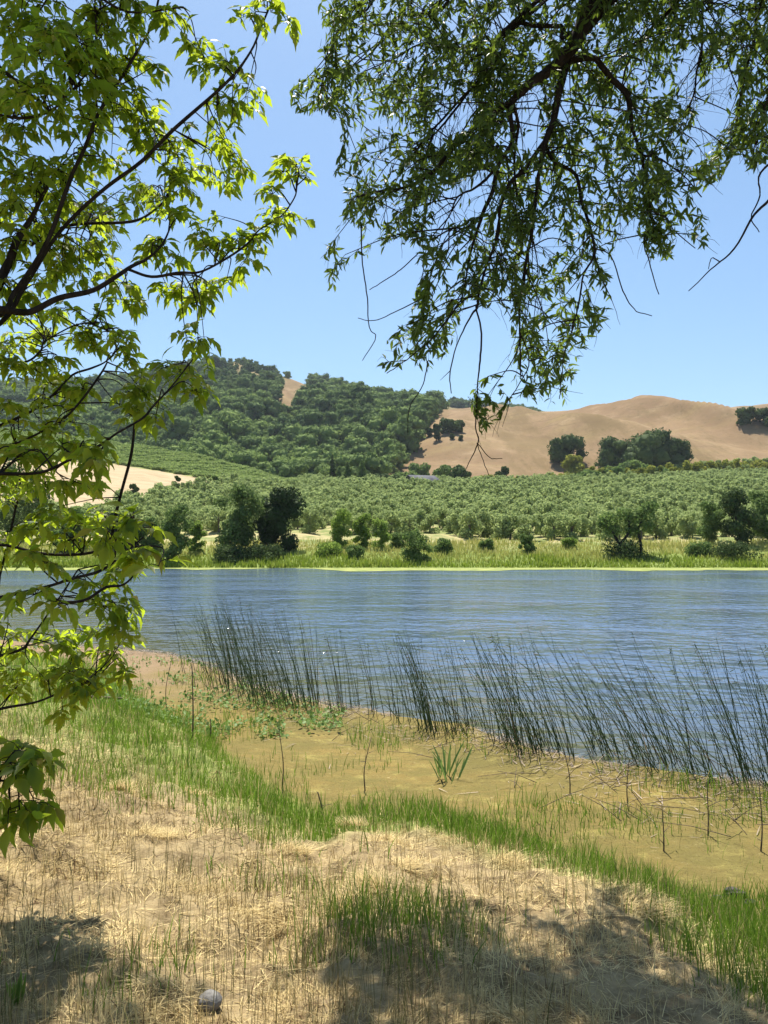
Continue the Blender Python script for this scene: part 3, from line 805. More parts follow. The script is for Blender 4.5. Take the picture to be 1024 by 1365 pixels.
for k in np.nonzero(ok)[0]:
    g = (int(xs[k] // 7), int(ys[k] // 7))
    if g in cell: continue
    cell[g] = 1
    V, f3, f4, t = wood_protos[cnt % 7]; cnt += 1
    a = rng.uniform(0, 6.28); c_, s_ = math.cos(a), math.sin(a)
    s = rng.choice([rng.uniform(.45, .8), rng.uniform(.8, 1.15), rng.uniform(1.1, 1.55)], p=[.42, .46, .12]) * (1.0 if ys[k] > 320 else .9)
    if sx_[k] > 290 and sx_[k] < 420 and sy_[k] < 515: s *= .6
    R = np.array([[c_, -s_, 0], [s_, c_, 0], [0, 0, 1]]) * s
    tt = np.clip(t * .3 + .65 * (rng.random() ** 1.6) + .7 * (fbm(xs[k] * .012, ys[k] * .012, 171, 2) - .35), 0, 1)
    forest.add(V @ R.T + np.array([xs[k], ys[k], zs[k] - .8 * s]), f3, None, tt)
    if cnt > 4300: break
print('wood trees', cnt)
o = forest.build('forest', M['wood'])
tag(o, 'dense oak woodland covering the high hill', 'woodland', kind='stuff')
forest2 = MB()
for k in range(160):
    px = rng.uniform(600, 722); py = np.interp(px, [600, 660, 722], [543, 549, 555]) + rng.uniform(-1, 5)
    c = int(np.searchsorted(rpx, px)); r_ = 69 - int(rng.integers(0, 14))
    V, f3, f4, t = wood_protos[k % 7]; s = rng.uniform(.7, 1.1)
    forest2.add(V * s + np.array([rx[r_, c], ry[r_, c], rz[r_, c] - 1]), f3, None, np.clip(t * .3 + rng.random() * .4, 0, 1))
o = forest2.build('ridge_forest', M['wood']); tag(o, 'dark woods along the ridge behind the golden hill', 'woodland', kind='stuff')

# ------------------------------------------------------------------ far bank grass, algae
n = 60000
x = rng.uniform(-60, 60, n); y = 67.2 + 15 * rng.random(n) ** 1.5
q = gpx(x, y); z = ground_z(x, y)
dens = fbm(x * .25, y * .25, 211, 3)
k = (z > -.05) & (rng.random(n) < .35 + dens) & (q > -60) & (q < 1090) & (rng.random(n) < smooth(84, 76, y) + .15)
x, y, z, dens = x[k], y[k], z[k], dens[k]
dry = np.clip(smooth(69.2, 73.5, y + (fbm(x * .22, y * .3, 223, 3) - .5) * 8) * .62 + rng.normal(size=len(x)) * .12, 0, 1)
hgt = rng.uniform(.2, .65, len(x)) * (.5 + dens)
mb = MB(); blades(mb, np.stack([x, y, z - .03], -1), hgt, rng.uniform(.05, .12, len(x)), rng.normal(size=(len(x), 2)) * .18 * hgt[:, None], 1.6, dry)
o = mb.build('bank_grass', M['bankgrass']); tag(o, 'tall green and straw grass on the far bank', 'grass', kind='stuff')
# floating algae along the far waterline
nx_ = 400; xa = np.linspace(-70, 70, nx_); mb = MB()
sh = 67 + (fbm(xa * .12, xa * 0 + 3, 41, 3) - .5) * 2.2
wid = -2.2 + 13 * fbm(xa * .15, xa * 0 + 9, 231, 3)
V = np.concatenate([np.stack([xa, sh + .4, np.full(nx_, .03)], -1), np.stack([xa, sh - wid, np.full(nx_, .012)], -1)])
jj = np.arange(nx_ - 1)
mb.add(V, None, np.stack([jj + nx_, jj + 1 + nx_, jj + 1, jj], -1))
o = mb.build('algae', M['algae']); tag(o, 'yellow green algae floating along the far waterline', 'algae', kind='stuff')

# ------------------------------------------------------------------ near bank grass
def scatter(n, x0, x1, y0, y1):
    """points on the bank, denser close to the viewer"""
    yy = y0 * (y1 / y0) ** rng.random(n); half = np.maximum(.62 * yy + .5, 1)
    xx = rng.uniform(-1, 1, n) * half
    k = (xx > x0) & (xx < x1)
    return xx[k], yy[k]
def thick_of(x): return np.interp(x, *T_GREEN)
def greenness(x, y):
    d = sdist(x) - y + (fbm(x * 1.3, y * 1.3, 77, 4) - .5) * 2.0
    g = (1 - smooth(.25, 1.05, d / thick_of(x))) * smooth(-.5, .15, d) * (.35 + .65 * smooth(.36, .56, fbm(x * 2.2, y * 2.2, 79, 3)))
    patch = smooth(.4, .8, fbm(x * 1.1 + 7, y * 1.1, 241, 3)) * .3
    return np.clip(np.maximum(g, patch), 0, 1), d

mb = MB()
x, y = scatter(210000, -9, 6, 2.0, 12)
g, d = greenness(x, y); k = (d > -.05) & (rng.random(len(x)) < (1 - g * .88)) & (rng.random(len(x)) < smooth(-.1, .9, d) * .85 + .15)
x, y = x[k], y[k]; z = ground_z(x, y)
patchy = fbm(x * 2.3, y * 2.3, 251, 3)
thin = smooth(.36, .52, fbm(x * 3.1, y * 3.1, 263, 4)) * .8 + .2
k2 = rng.random(len(x)) < thin; x, y, z, patchy = x[k2], y[k2], z[k2], patchy[k2]
flow = fbm(x * 1.6, y * 1.6, 257, 2) * 12
lying = rng.random(len(x)) < .82
h = np.where(lying, rng.uniform(.006, .04, len(x)), rng.uniform(.04, .14, len(x)) * (.5 + patchy))
ll = np.where(lying, rng.uniform(.04, .16, len(x)), h * rng.normal(size=len(x)) * .3)
an = np.where(lying, flow + rng.normal(size=len(x)) * 1.3, rng.uniform(0, 6.28, len(x)))
blades(mb, np.stack([x, y, z - .005], -1), h, rng.uniform(.0022, .0048, len(x)) * (y / 3) ** .6, np.stack([np.cos(an), np.sin(an)], -1) * ll[:, None], 1.3,
       np.clip(1.5 * (patchy - .5) + .45 + .4 * (rng.random(len(x)) - .5) + .9 * (fbm(x * 6, y * 6, 259, 2) - .5) + np.where(lying, .08, -.12), 0, 1))
# matted tussocks with strands arching over
for q in range(26):
    yy = float(rng.uniform(2.3, 6.2)); xx = float(rng.uniform(-.6, .6) * yy)
    gg, dd = greenness(np.array([xx]), np.array([yy]))
    if gg[0] > .5 or dd[0] < .3: continue
    n = 420; r_ = rng.uniform(.1, .24)
    a = rng.uniform(0, 6.28, n); rr = r_ * np.sqrt(rng.random(n)) * .6
    bx, by = xx + np.cos(a) * rr, yy + np.sin(a) * rr
    hh = rng.uniform(.04, .09) * (1 - (rr / r_) ** 2 * .4)
    comb = rng.uniform(0, 6.28)
    aa = comb + rng.normal(size=n) * 1.1
    blades(mb, np.stack([bx, by, ground_z(bx, by) + hh * .35], -1), hh * rng.uniform(.5, 1.1, n), rng.uniform(.0022, .004, n), np.stack([np.cos(aa), np.sin(aa)], -1) * rng.uniform(.05, .15, n)[:, None], 1.2,
           np.clip(rng.normal(size=n) * .2 + .7, 0, 1))
x, y = scatter(6000, -7, 5, 2.3, 9); d = sdist(x) - y
k = (d > .2) & (fbm(x * .9 + 3, y * .9, 267, 3) > .45); x, y = x[k], y[k]; h = rng.uniform(.08, .3, len(x))
stems = MB(); blades(stems, np.stack([x, y, ground_z(x, y) - .005], -1), h, rng.uniform(.002, .0036, len(x)), rng.normal(size=(len(x), 2)) * .1 * h[:, None], 1.4, rng.random(len(x)))
o = stems.build('grass_stems', M['stem']); tag(o, 'thin upright brown green stems standing through the dry grass', 'grass', kind='stuff')
o = mb.build('dry_grass', M['dry']); tag(o, 'matted straw coloured dry grass on the near bank', 'grass', kind='stuff')

mb = MB()
x, y = scatter(290000, -11, 6.5, 2.2, 15)
g, d = greenness(x, y); k = (rng.random(len(x)) < g * .85) & (y < wdist(x) - .6)
x, y = x[k], y[k]; z = ground_z(x, y); d = d[k]
ph = fbm(x * 1.7, y * 1.7, 261, 3)
h = rng.uniform(.05, .23, len(x)) * (.35 + 1.1 * ph) * np.interp(x, [-4, -1.5, 0, 1, 2.5], [1.25, .95, 1, 1, 1.1])
blades(mb, np.stack([x, y, z - .005], -1), h, rng.uniform(.003, .0065, len(x)) * (y / 3.5) ** .5, rng.normal(size=(len(x), 2)) * .22 * h[:, None], 1.7,
       np.clip(rng.random(len(x)) * .5 + .5 * ph + np.interp(x, [-5, -2, 0], [.5, .22, .05]), 0, 1))
o = mb.build('green_grass', M['green']); tag(o, 'fresh green grass along the edge of the mud', 'grass', kind='stuff')

# ground weeds at the left shoulder of the mud
WEED = leaf_template([0, .3, .65, 1], [0, .3, .26, 0], .2, .2)
mb = MB(); n = 5200
px = rng.uniform(120, 460, n); py = rng.uniform(880, 985, n)
yy = H * F / (py - 722); xx = (px - CX) / F * yy
ok = (yy < wdist(xx) - .4) & (fbm(xx * 1.5, yy * 1.5, 271, 3) > .47)
xx, yy = xx[ok], yy[ok]; zz = ground_z(xx, yy)
dd = rng.normal(size=(len(xx), 3)) + np.array([0, 0, .6]); nn = rng.normal(size=(len(xx), 3)) * .5 + np.array([0, -.2, 1])
add_leaves(mb, WEED, np.stack([xx, yy, zz + rng.uniform(0, .09, len(xx))], -1), dd, nn, rng.uniform(.03, .075, len(xx)), rng.random(len(xx)))
o = mb.build('weeds', M['weed']); tag(o, 'low leafy green weeds at the foot of the dense reeds', 'weeds', kind='stuff')

# ------------------------------------------------------------------ bulrushes
def at_water(px, py, z=0.0):
    r = ray(px, py); t = (z - H) / r[2]
    return np.array([r[0] * t, r[1] * t, z])
REEDS = [(283, 898, 12, 88, -18), (298, 912, 17, 106, -26), (315, 922, 20, 116, -32), (335, 932, 21, 120, -34), (356, 940, 21, 120, -34), (378, 944, 21, 118, -32), (400, 946, 18, 114, -27), (420, 944, 12, 115, -18),
         (455, 950, 10, 105, -18), (472, 942, 7, 112, -14), (500, 952, 7, 100, -16), (530, 958, 8, 100, -18), (556, 966, 12, 112, -26), (577, 976, 16, 115, -28), (597, 984, 20, 122, -32), (616, 976, 16, 112, -30),
         (648, 968, 8, 100, -28), (680, 986, 13, 122, -40), (700, 1000, 18, 134, -46), (716, 1010, 15, 140, -50), (738, 992, 8, 125, -45), (762, 1006, 12, 145, -52), (798, 1000, 10, 138, -58), (820, 1012, 16, 142, -60),
         (848, 1016, 11, 132, -56), (872, 1028, 8, 140, -60), (900, 1022, 14, 150, -66), (926, 1032, 10, 150, -64), (952, 1038, 10, 140, -60), (982, 1046, 10, 155, -66), (1006, 1042, 13, 165, -58), (1028, 1052, 14, 170, -56), (1050, 1056, 14, 170, -56), (1085, 1062, 12, 175, -60)]
dense_words = {0: 'short thin bulrush clump at the left tip of the reed bed', 6: 'dense dark bulrush clump at the right end of the thick left stand', 14: 'thick bulrush clump behind the pale green shoots', 18: 'thick leaning bulrush clump where the mud juts into the water', 31: 'tall bulrush clump cut by the right edge of the picture'}
for q, (px, py, n, hp, lean) in enumerate(REEDS):
    c = at_water(px, py); k = c[1] / F; Hh = hp * k * 1.06
    lab = dense_words.get(q) or ('dark green bulrush clump inside the dense left stand of reeds' if q < 8 else 'sparse bulrush clump standing along the middle of the water edge' if q < 17 else 'left leaning bulrush clump along the right half of the water edge')
    mb = MB()
    for s in range(int(n * (1.55 if q < 8 else 1.4))):
        b = np.array([rng.normal() * (15 if n > 10 else 9) * k, np.clip(rng.normal(), -1.6, 1.6) * 24 * k, -.06])
        hh = Hh * rng.choice([rng.uniform(.8, 1.15), rng.uniform(.3, .8)], p=[.6, .4]); ln = lean * k * rng.uniform(.4, 1.7) + rng.normal() * .05
        ly = rng.normal() * .12
        if rng.random() < .1:                                                # snapped stalk
            pts = [b, b + [ln * .3, ly * .3, hh * .45], b + [ln * .3 + rng.choice([-1, 1]) * .3, ly, hh * .25]]
            pts = np.array(pts, float)
        else:
            pts = spline([b, b + [ln * .35, ly * .4, hh * .45], b + [ln * (1 + .15 * rng.normal()), ly, hh]], 4)
        r0 = rng.uniform(.0035, .006)
        if rng.random() < .22:                                               # drooping brown flower head below the tip
            for z in range(4):
                b_ = pts[-2] + (pts[-1] - pts[-2]) * rng.random(); e_ = b_ + np.array([rng.normal() * .02 - .01, rng.normal() * .02, rng.normal() * .012 - .012])
                add_tube(mb, np.array([b_, (b_ + e_) / 2, e_]), [.002, .004, .003], 4, 1.0)
        add_tube(mb, pts, np.linspace(r0, r0 * .35, len(pts)), 4, np.clip(.25 + .3 * rng.random() + (.4 if rng.random() < .08 else 0), 0, 1))
    o = mb.build('bulrush_clump', M['reed'], None, True); o.location = tuple(c)
    tag(o, lab, 'reeds', 'bulrush clumps along the water edge')
# fallen stalks lying about on the mud
for q, (px, py, n, w, lab) in enumerate(((640, 1000, 14, 70, 'tangle of fallen reed stalks on the mud behind the pale shoots'), (770, 1040, 16, 90, 'tangle of fallen reed stalks under the leaning middle clumps'), (900, 1070, 22, 100, 'widest tangle of fallen reed stalks on the right mud'), (1010, 1085, 18, 80, 'tangle of fallen reed stalks at the right edge'), (475, 970, 8, 50, 'few fallen reed stalks on the mud right of the dense stand'))):
    mb = MB(); c = at_water(px, py, .03); k = c[1] / F
    for s in range(n):
        b = np.array([rng.uniform(-1, 1) * w * k, rng.normal() * .45, .01]); a = rng.normal() * .6 + (0 if rng.random() < .5 else math.pi)
        L = rng.uniform(.15, .6); e = b + [math.cos(a) * L, math.sin(a) * L, rng.uniform(.0, .22)]
        add_tube(mb, np.array([b, (b + e) / 2 + [0, 0, .02], e]), [.0034, .003, .002], 4)
    o = mb.build('fallen_reeds', M['deadstem'], None, True); o.location = tuple(c); tag(o, lab, 'reed stalks', 'fallen reed tangles on the mud')
n = 9000
x = rng.uniform(-7, 6, n); y = wdist(x) - .1 - rng.exponential(.55, n); k = (y > sdist(x) - .2) & (fbm(x * 1.4, y * 1.4, 281, 3) > .4); x, y = x[k], y[k]; n = len(x)
z = np.maximum(ground_z(x, y), 0) + .008
L = rng.uniform(.03, .22, n) * np.where(rng.random(n) < .3, 1.6, .7); a = rng.uniform(0, 6.28, n)
mb = MB(); blades(mb, np.stack([x, y, z], -1), rng.uniform(0, .03, n), rng.uniform(.006, .014, n), np.stack([np.cos(a), np.sin(a)], -1) * L[:, None], 1.0, rng.random(n))
o = mb.build('litter', M['litter']); tag(o, 'pale broken stalks and bits washed up along the mud edge', 'debris', kind='stuff')
# standing dead stems
for px, py, tp, lab in ((256, 1008, 905, 'thickest dark dead stem standing left of the mud flat'), (376, 1052, 965, 'slim dead stem on the left part of the mud flat'), (487, 1055, 985, 'bent dead stem in the middle of the mud flat'), (222, 945, 872, 'tall thin dead stem in the grass left of the mud'),
                        (885, 1135, 1075, 'short dark dead stem on the right mud flat'), (838, 1080, 1015, 'green based dead stem on the right mud'), (1014, 1135, 1050, 'thin dead stem at the right edge of the mud'), (944, 1115, 1045, 'crooked dead stem on the right mud'), (430, 1100, 1062, 'stubby dead stem at the near edge of the mud'), (280, 990, 960, 'small dark stub beside the thickest dead stem'), (760, 1060, 1000, 'low dead stem under the leaning reeds')):
    c = at_water(px, py, .02); c[2] = float(ground_z(c[0], c[1])); k = c[1] / F; h = (py - tp) * k
    mb = MB(); pts = spline([(0, 0, -.03), (rng.normal() * .012, rng.normal() * .01, h * .4), (rng.normal() * .03, 0, h)], 4)
    r0 = .012 if 'thickest' in lab or 'stub' in lab else .007
    add_tube(mb, pts, np.linspace(r0, r0 * .4, len(pts)), 5)
    for s in range(3):
        b = pts[int(rng.integers(2, len(pts) - 1))]; e = b + np.array([rng.normal() * .05, rng.normal() * .05, rng.uniform(.0, .08)])
        add_tube(mb, np.array([b, (b + e) / 2, e]), [.003, .0025, .0015], 4)
    o = mb.build('dead_stem', M['deadstem'], None, True); o.location = tuple(c); tag(o, lab, 'dead stem')
# green shoots
BLADE = leaf_template([0, .2, .5, .8, 1], [0, .05, .06, .04, 0], .3, .12)
def shoots(name, px, py, z, n, L, lab, wide=1.0, spread=.06, mat='weed'):
    r = ray(px, py); t = (z - H) / r[2]; c = np.array([r[0] * t, r[1] * t, 0]); c[2] = float(ground_z(c[0], c[1]))
    mb = MB(); b = np.concatenate([rng.normal(size=(n, 2)) * spread, np.zeros((n, 1))], 1)
    d = np.concatenate([rng.normal(size=(n, 2)) * .25, np.ones((n, 1))], 1); nn = rng.normal(size=(n, 3)) + np.array([0, -1, 0])
    add_leaves(mb, BLADE, b, d, nn, L * rng.uniform(.6, 1.1, n), rng.uniform(.5, 1, n), wide)
    o = mb.build(name, M[mat]); o.location = tuple(c); tag(o, lab, 'plant')
shoots('green_shoots', 597, 1040, .02, 22, .36, 'clump of pale green upright shoots alone on the mud flat', .55, .07)
shoots('grass_tuft', 20, 1340, .66, 30, .1, 'bright yellow green tuft in the shade at the bottom left corner', .9, .014, 'bright')
# stone
v, f = ICO
for _ in range(2):
    cache, V, Fc = {}, list(v), []
    def mid(a, b):
        k = (min(a, b), max(a, b))
        if k not in cache: cache[k] = len(V); V.append(unit(V[a] + V[b]))
        return cache[k]
    for a, b, c in f:
        x1, y1, z1 = mid(a, b), mid(b, c), mid(c, a); Fc += [(a, x1, z1), (b, y1, x1), (c, z1, y1), (x1, y1, z1)]
    v, f = np.array(V), np.array(Fc)
r = ray(280, 1334); t = (.66 - H) / r[2]; c = np.array([r[0] * t, r[1] * t, 0]); c[2] = float(ground_z(c[0], c[1]))
sv = v * np.array([.043, .039, .035]) * (1 + .28 * (fbm(v[:, 0] * 1.6 + 9, v[:, 1] * 1.6 + v[:, 2] * 1.3, 5, 3) - .5))[:, None]
o = mesh_obj('stone', sv, [f], M['stone'], None, True, {'tint': np.zeros(len(sv))}); o.location = (c[0], c[1], c[2] + .012); tag(o, 'smooth round grey stone lying in the dry grass', 'stone')
for q, (px, py, s, lab) in enumerate(((980, 1192, .07, 'larger dark clod on the mud at the right edge'), (1000, 1205, .05, 'flat dark clod in front of the larger one at the right edge'), (958, 1198, .04, 'smallest dark clod left of the larger one'))):
    c = at_water(px, py, .03); c[2] = float(ground_z(c[0], c[1])); sv = v * np.array([s, s * .7, s * .42]) * (1 + .6 * (fbm(v[:, 0] * 3 + q * 4, v[:, 1] * 3 + v[:, 2] * 2, 8, 3) - .5))[:, None]
    o = mesh_obj('mud_clod', sv, [f], M['clod'], None, False, {'tint': np.zeros(len(sv))}); o.location = tuple(c + [0, 0, s * .2]); tag(o, lab, 'clod', 'dark clods at the right edge')
c = at_water(100, 962, .2); c = np.array([c[0], c[1], float(ground_z(c[0], c[1]))]); mb = MB()
add_tube(mb, np.array([(-.35, 0, .03), (0, .02, .05), (.55, -.03, .04)]), [.02, .025, .015], 7)
o = mb.build('fallen_stick', M['deadstem'], None, True); o.location = tuple(c); tag(o, 'grey stick lying in the green grass under the hanging leaves', 'stick')

# ------------------------------------------------------------------ left tree (compound toothed leaves) 
LT = [leaf_template([0, .10, .24, .40, .46, .60, .66, .82, 1], [0, .10, .19, .25, .19, .22, .13, .075, 0], fo, cu) for fo, cu in ((.3, .15), (.55, .35), (.15, .5))]
def compound(mb, tw, base, outd, size, n=None):
    """one compound leaf: a thin stalk and 3 to 5 drooping toothed leaflets"""
    outd = unit(outd + rng.normal(size=3) * .25); L = size * rng.uniform(.7, 1.0)
    p1 = base + outd * L * .6; p2 = p1 + unit(outd + np.array([0, 0, -.5])) * L * .6
    add_tube(tw, np.array([base, p1, p2]), [.0016, .0012, .0008], 3)
    side = unit(np.cross(outd, [0, 0, 1.0]) + 1e-6)
    t = rng.random()
    items = [(p2, outd * .8 + np.array([0, 0, -.6]), 1.12)]
    n = n or rng.choice([3, 5, 5])
    for s in (-1, 1):
        items.append((p1 + (p2 - p1) * .45, side * s * .9 + outd * .45 + np.array([0, 0, -.4]), .95))
        if n > 3: items.append((p1, side * s * 1.0 + outd * .2 + np.array([0, 0, -.3]), .8))
    for b, d, s in items:
        add_leaves(mb, LT[int(rng.integers(3))], b, d + rng.normal(size=3) * .22, np.array([0, -.25, 1.0]) + rng.normal(size=3) * .45, size * s * rng.uniform(.8, 1.15), np.clip(t * .6 + rng.random() * .4, 0, 1), rng.uniform(.8, 1.1))

lt = thing('boxelder_tree', 'leafy green tree whose backlit boughs fill the left side of the picture', 'tree', (-2.9, 3.5, 0))
LROOT = np.array([-2.9, 3.5, 0.])
gz = float(ground_z(-2.9, 3.5))
mb = MB(); tp = spline([(0, 0, gz - .2), (.05, 0, 1.5), (-.05, .1, 3.2), (.1, .05, 5.2), (.2, .1, 7.5)], 6)
add_tube(mb, tp, np.linspace(.14, .04, len(tp)), 10); mb.build('trunk', M['bark_dark'], lt, True)
# boughs: list of (px,py,width px) with depth at start and end; the first point is joined to the trunk
LB = [
 (3.2, 3.3, [(-30, 400, 15), (5, 355, 12), (25, 320, 10), (42, 292, 7), (58, 262, 5), (75, 225, 4)], 3.0),
 (3.1, 3.3, [(-20, 425, 8), (20, 385, 7), (60, 325, 6), (84, 262, 6), (95, 228, 5), (112, 200, 5), (130, 155, 5), (150, 125, 4), (178, 78, 4), (203, 38, 3), (211, 0, 3), (216, -40, 2)], 2.9),
 (3.2, 3.4, [(-10, 440, 7), (35, 375, 6), (70, 325, 5), (95, 288, 5), (145, 245, 5), (190, 214, 5), (232, 172, 5), (300, 107, 4), (332, 70, 3), (350, 32, 3), (364, 0, 2), (375, -30, 2)], 2.8),
 (3.4, 3.6, [(40, 330, 5), (70, 309, 4), (105, 299, 4), (180, 298, 4), (205, 281, 3), (226, 262, 3)], None),
 (2.9, 3.4, [(-30, 425, 14), (0, 413, 11), (40, 412, 9), (80, 401, 8), (125, 386, 7), (160, 366, 6), (175, 356, 5), (197, 344, 4), (216, 326, 3), (232, 300, 2)], 2.5),
 (3.2, 3.2, [(172, 360, 4), (200, 364, 4), (240, 366, 4), (266, 360, 3), (300, 348, 3), (330, 326, 3), (346, 309, 2), (375, 289, 2), (390, 265, 2), (397, 248, 2)], None),
 (2.8, 2.9, [(-30, 85, 7), (0, 97, 6), (30, 115, 5), (60, 140, 4), (70, 152, 3)], 4.2),
 (2.9, 3.0, [(-30, 152, 4), (0, 155, 4), (32, 158, 4), (62, 150, 3), (90, 130, 3), (115, 95, 2)], 4.0),
 (3.2, 3.2, [(124, -60, 4), (125, 0, 3), (125, 50, 3), (130, 100, 2)], 5.2),
 (3.5, 3.7, [(-30, 492, 4), (0, 485, 4), (32, 478, 3), (56, 465, 3), (64, 452, 2), (110, 430, 2), (150, 440, 2)], 2.3),
 (3.5, 3.6, [(-30, 572, 4), (0, 566, 4), (30, 557, 4), (52, 544, 3), (78, 520, 3), (95, 497, 3), (120, 492, 3), (142, 483, 2), (156, 462, 2)], 1.9),
 (3.3, 3.4, [(-20, 610, 3), (30, 590, 3), (76, 563, 3), (104, 538, 3), (132, 500, 3), (142, 482, 2)], 1.8),
 (2.4, 2.6, [(-40, 636, 5), (0, 633, 5), (50, 631, 4), (92, 614, 4), (130, 595, 4), (160, 578, 3), (186, 558, 3), (206, 540, 3), (229, 514, 2), (250, 480, 2)], 1.7),
 (3.0, 3.1, [(-40, 745, 4), (0, 728, 4), (60, 738, 4), (120, 738, 4), (146, 722, 4), (151, 700, 4), (165, 650, 4), (175, 602, 4), (181, 556, 3)], 1.6),
 (2.5, 2.7, [(-40, 802, 5), (0, 797, 5), (60, 785, 4), (100, 772, 4), (130, 760, 4), (160, 747, 3), (190, 715, 2)], 1.4),
 (2.6, 2.8, [(60, 787, 4), (85, 800, 4), (110, 801, 4), (140, 786, 4), (165, 775, 3), (186, 758, 2)], None),
 (3.0, 2.9, [(-40, 885, 4), (0, 873, 4), (30, 862, 4), (41, 852, 3), (75, 802, 2), (102, 758, 2)], 1.2),
 (2.9, 2.9, [(-40, 958, 4), (0, 947, 4), (50, 935, 3), (95, 918, 3), (126, 905, 2)], 1.1),
 (3.2, 3.2, [(-20, 860, 3), (0, 770, 3), (12, 720, 3), (20, 682, 3), (28, 640, 2), (18, 560, 2)], 1.3),
 (1.9, 1.9, [(-90, 1015, 4), (-30, 1030, 4), (10, 1040, 3), (32, 1033, 2)], .9),
 (4.4, 5.5, [(-60, -40, 9), (40, -90, 8), (120, -130, 6), (190, -165, 5), (240, -150, 4), (290, -140, 3)], 6.0),  # unseen bough added to carry the clumps that shadow the bank
 (3.2, 3.1, [(30, -90, 6), (70, -40, 5), (120, -10, 4), (170, 15, 3), (240, 12, 2)], 5.0),
]
boughs = []
for b0, b1, pts, zroot in LB:
    if pts[0][1] > 690 and b0 >= 2.85: b0, b1 = b0 + .75, b1 + .75
    n = len(pts); D = np.linspace(b0, b1, n)
    Q = np.array([np.append(P(a[0], a[1], D[q]), a[2] * D[q] / F / 2) for q, a in enumerate(pts)])
    if zroot is not None:
        root = np.array([LROOT[0] + .05, LROOT[1], zroot, max(Q[0, 3] * 1.5, .012)])
        midp = (root + Q[0]) / 2; midp[2] += .08
        Q = np.vstack([root, midp, Q])
    Q[:, :3] += rng.normal(size=(len(Q), 3)) * .006
    S = spline(Q, 5); S[:, 3] = np.maximum(S[:, 3], .0014)
    boughs.append(S)
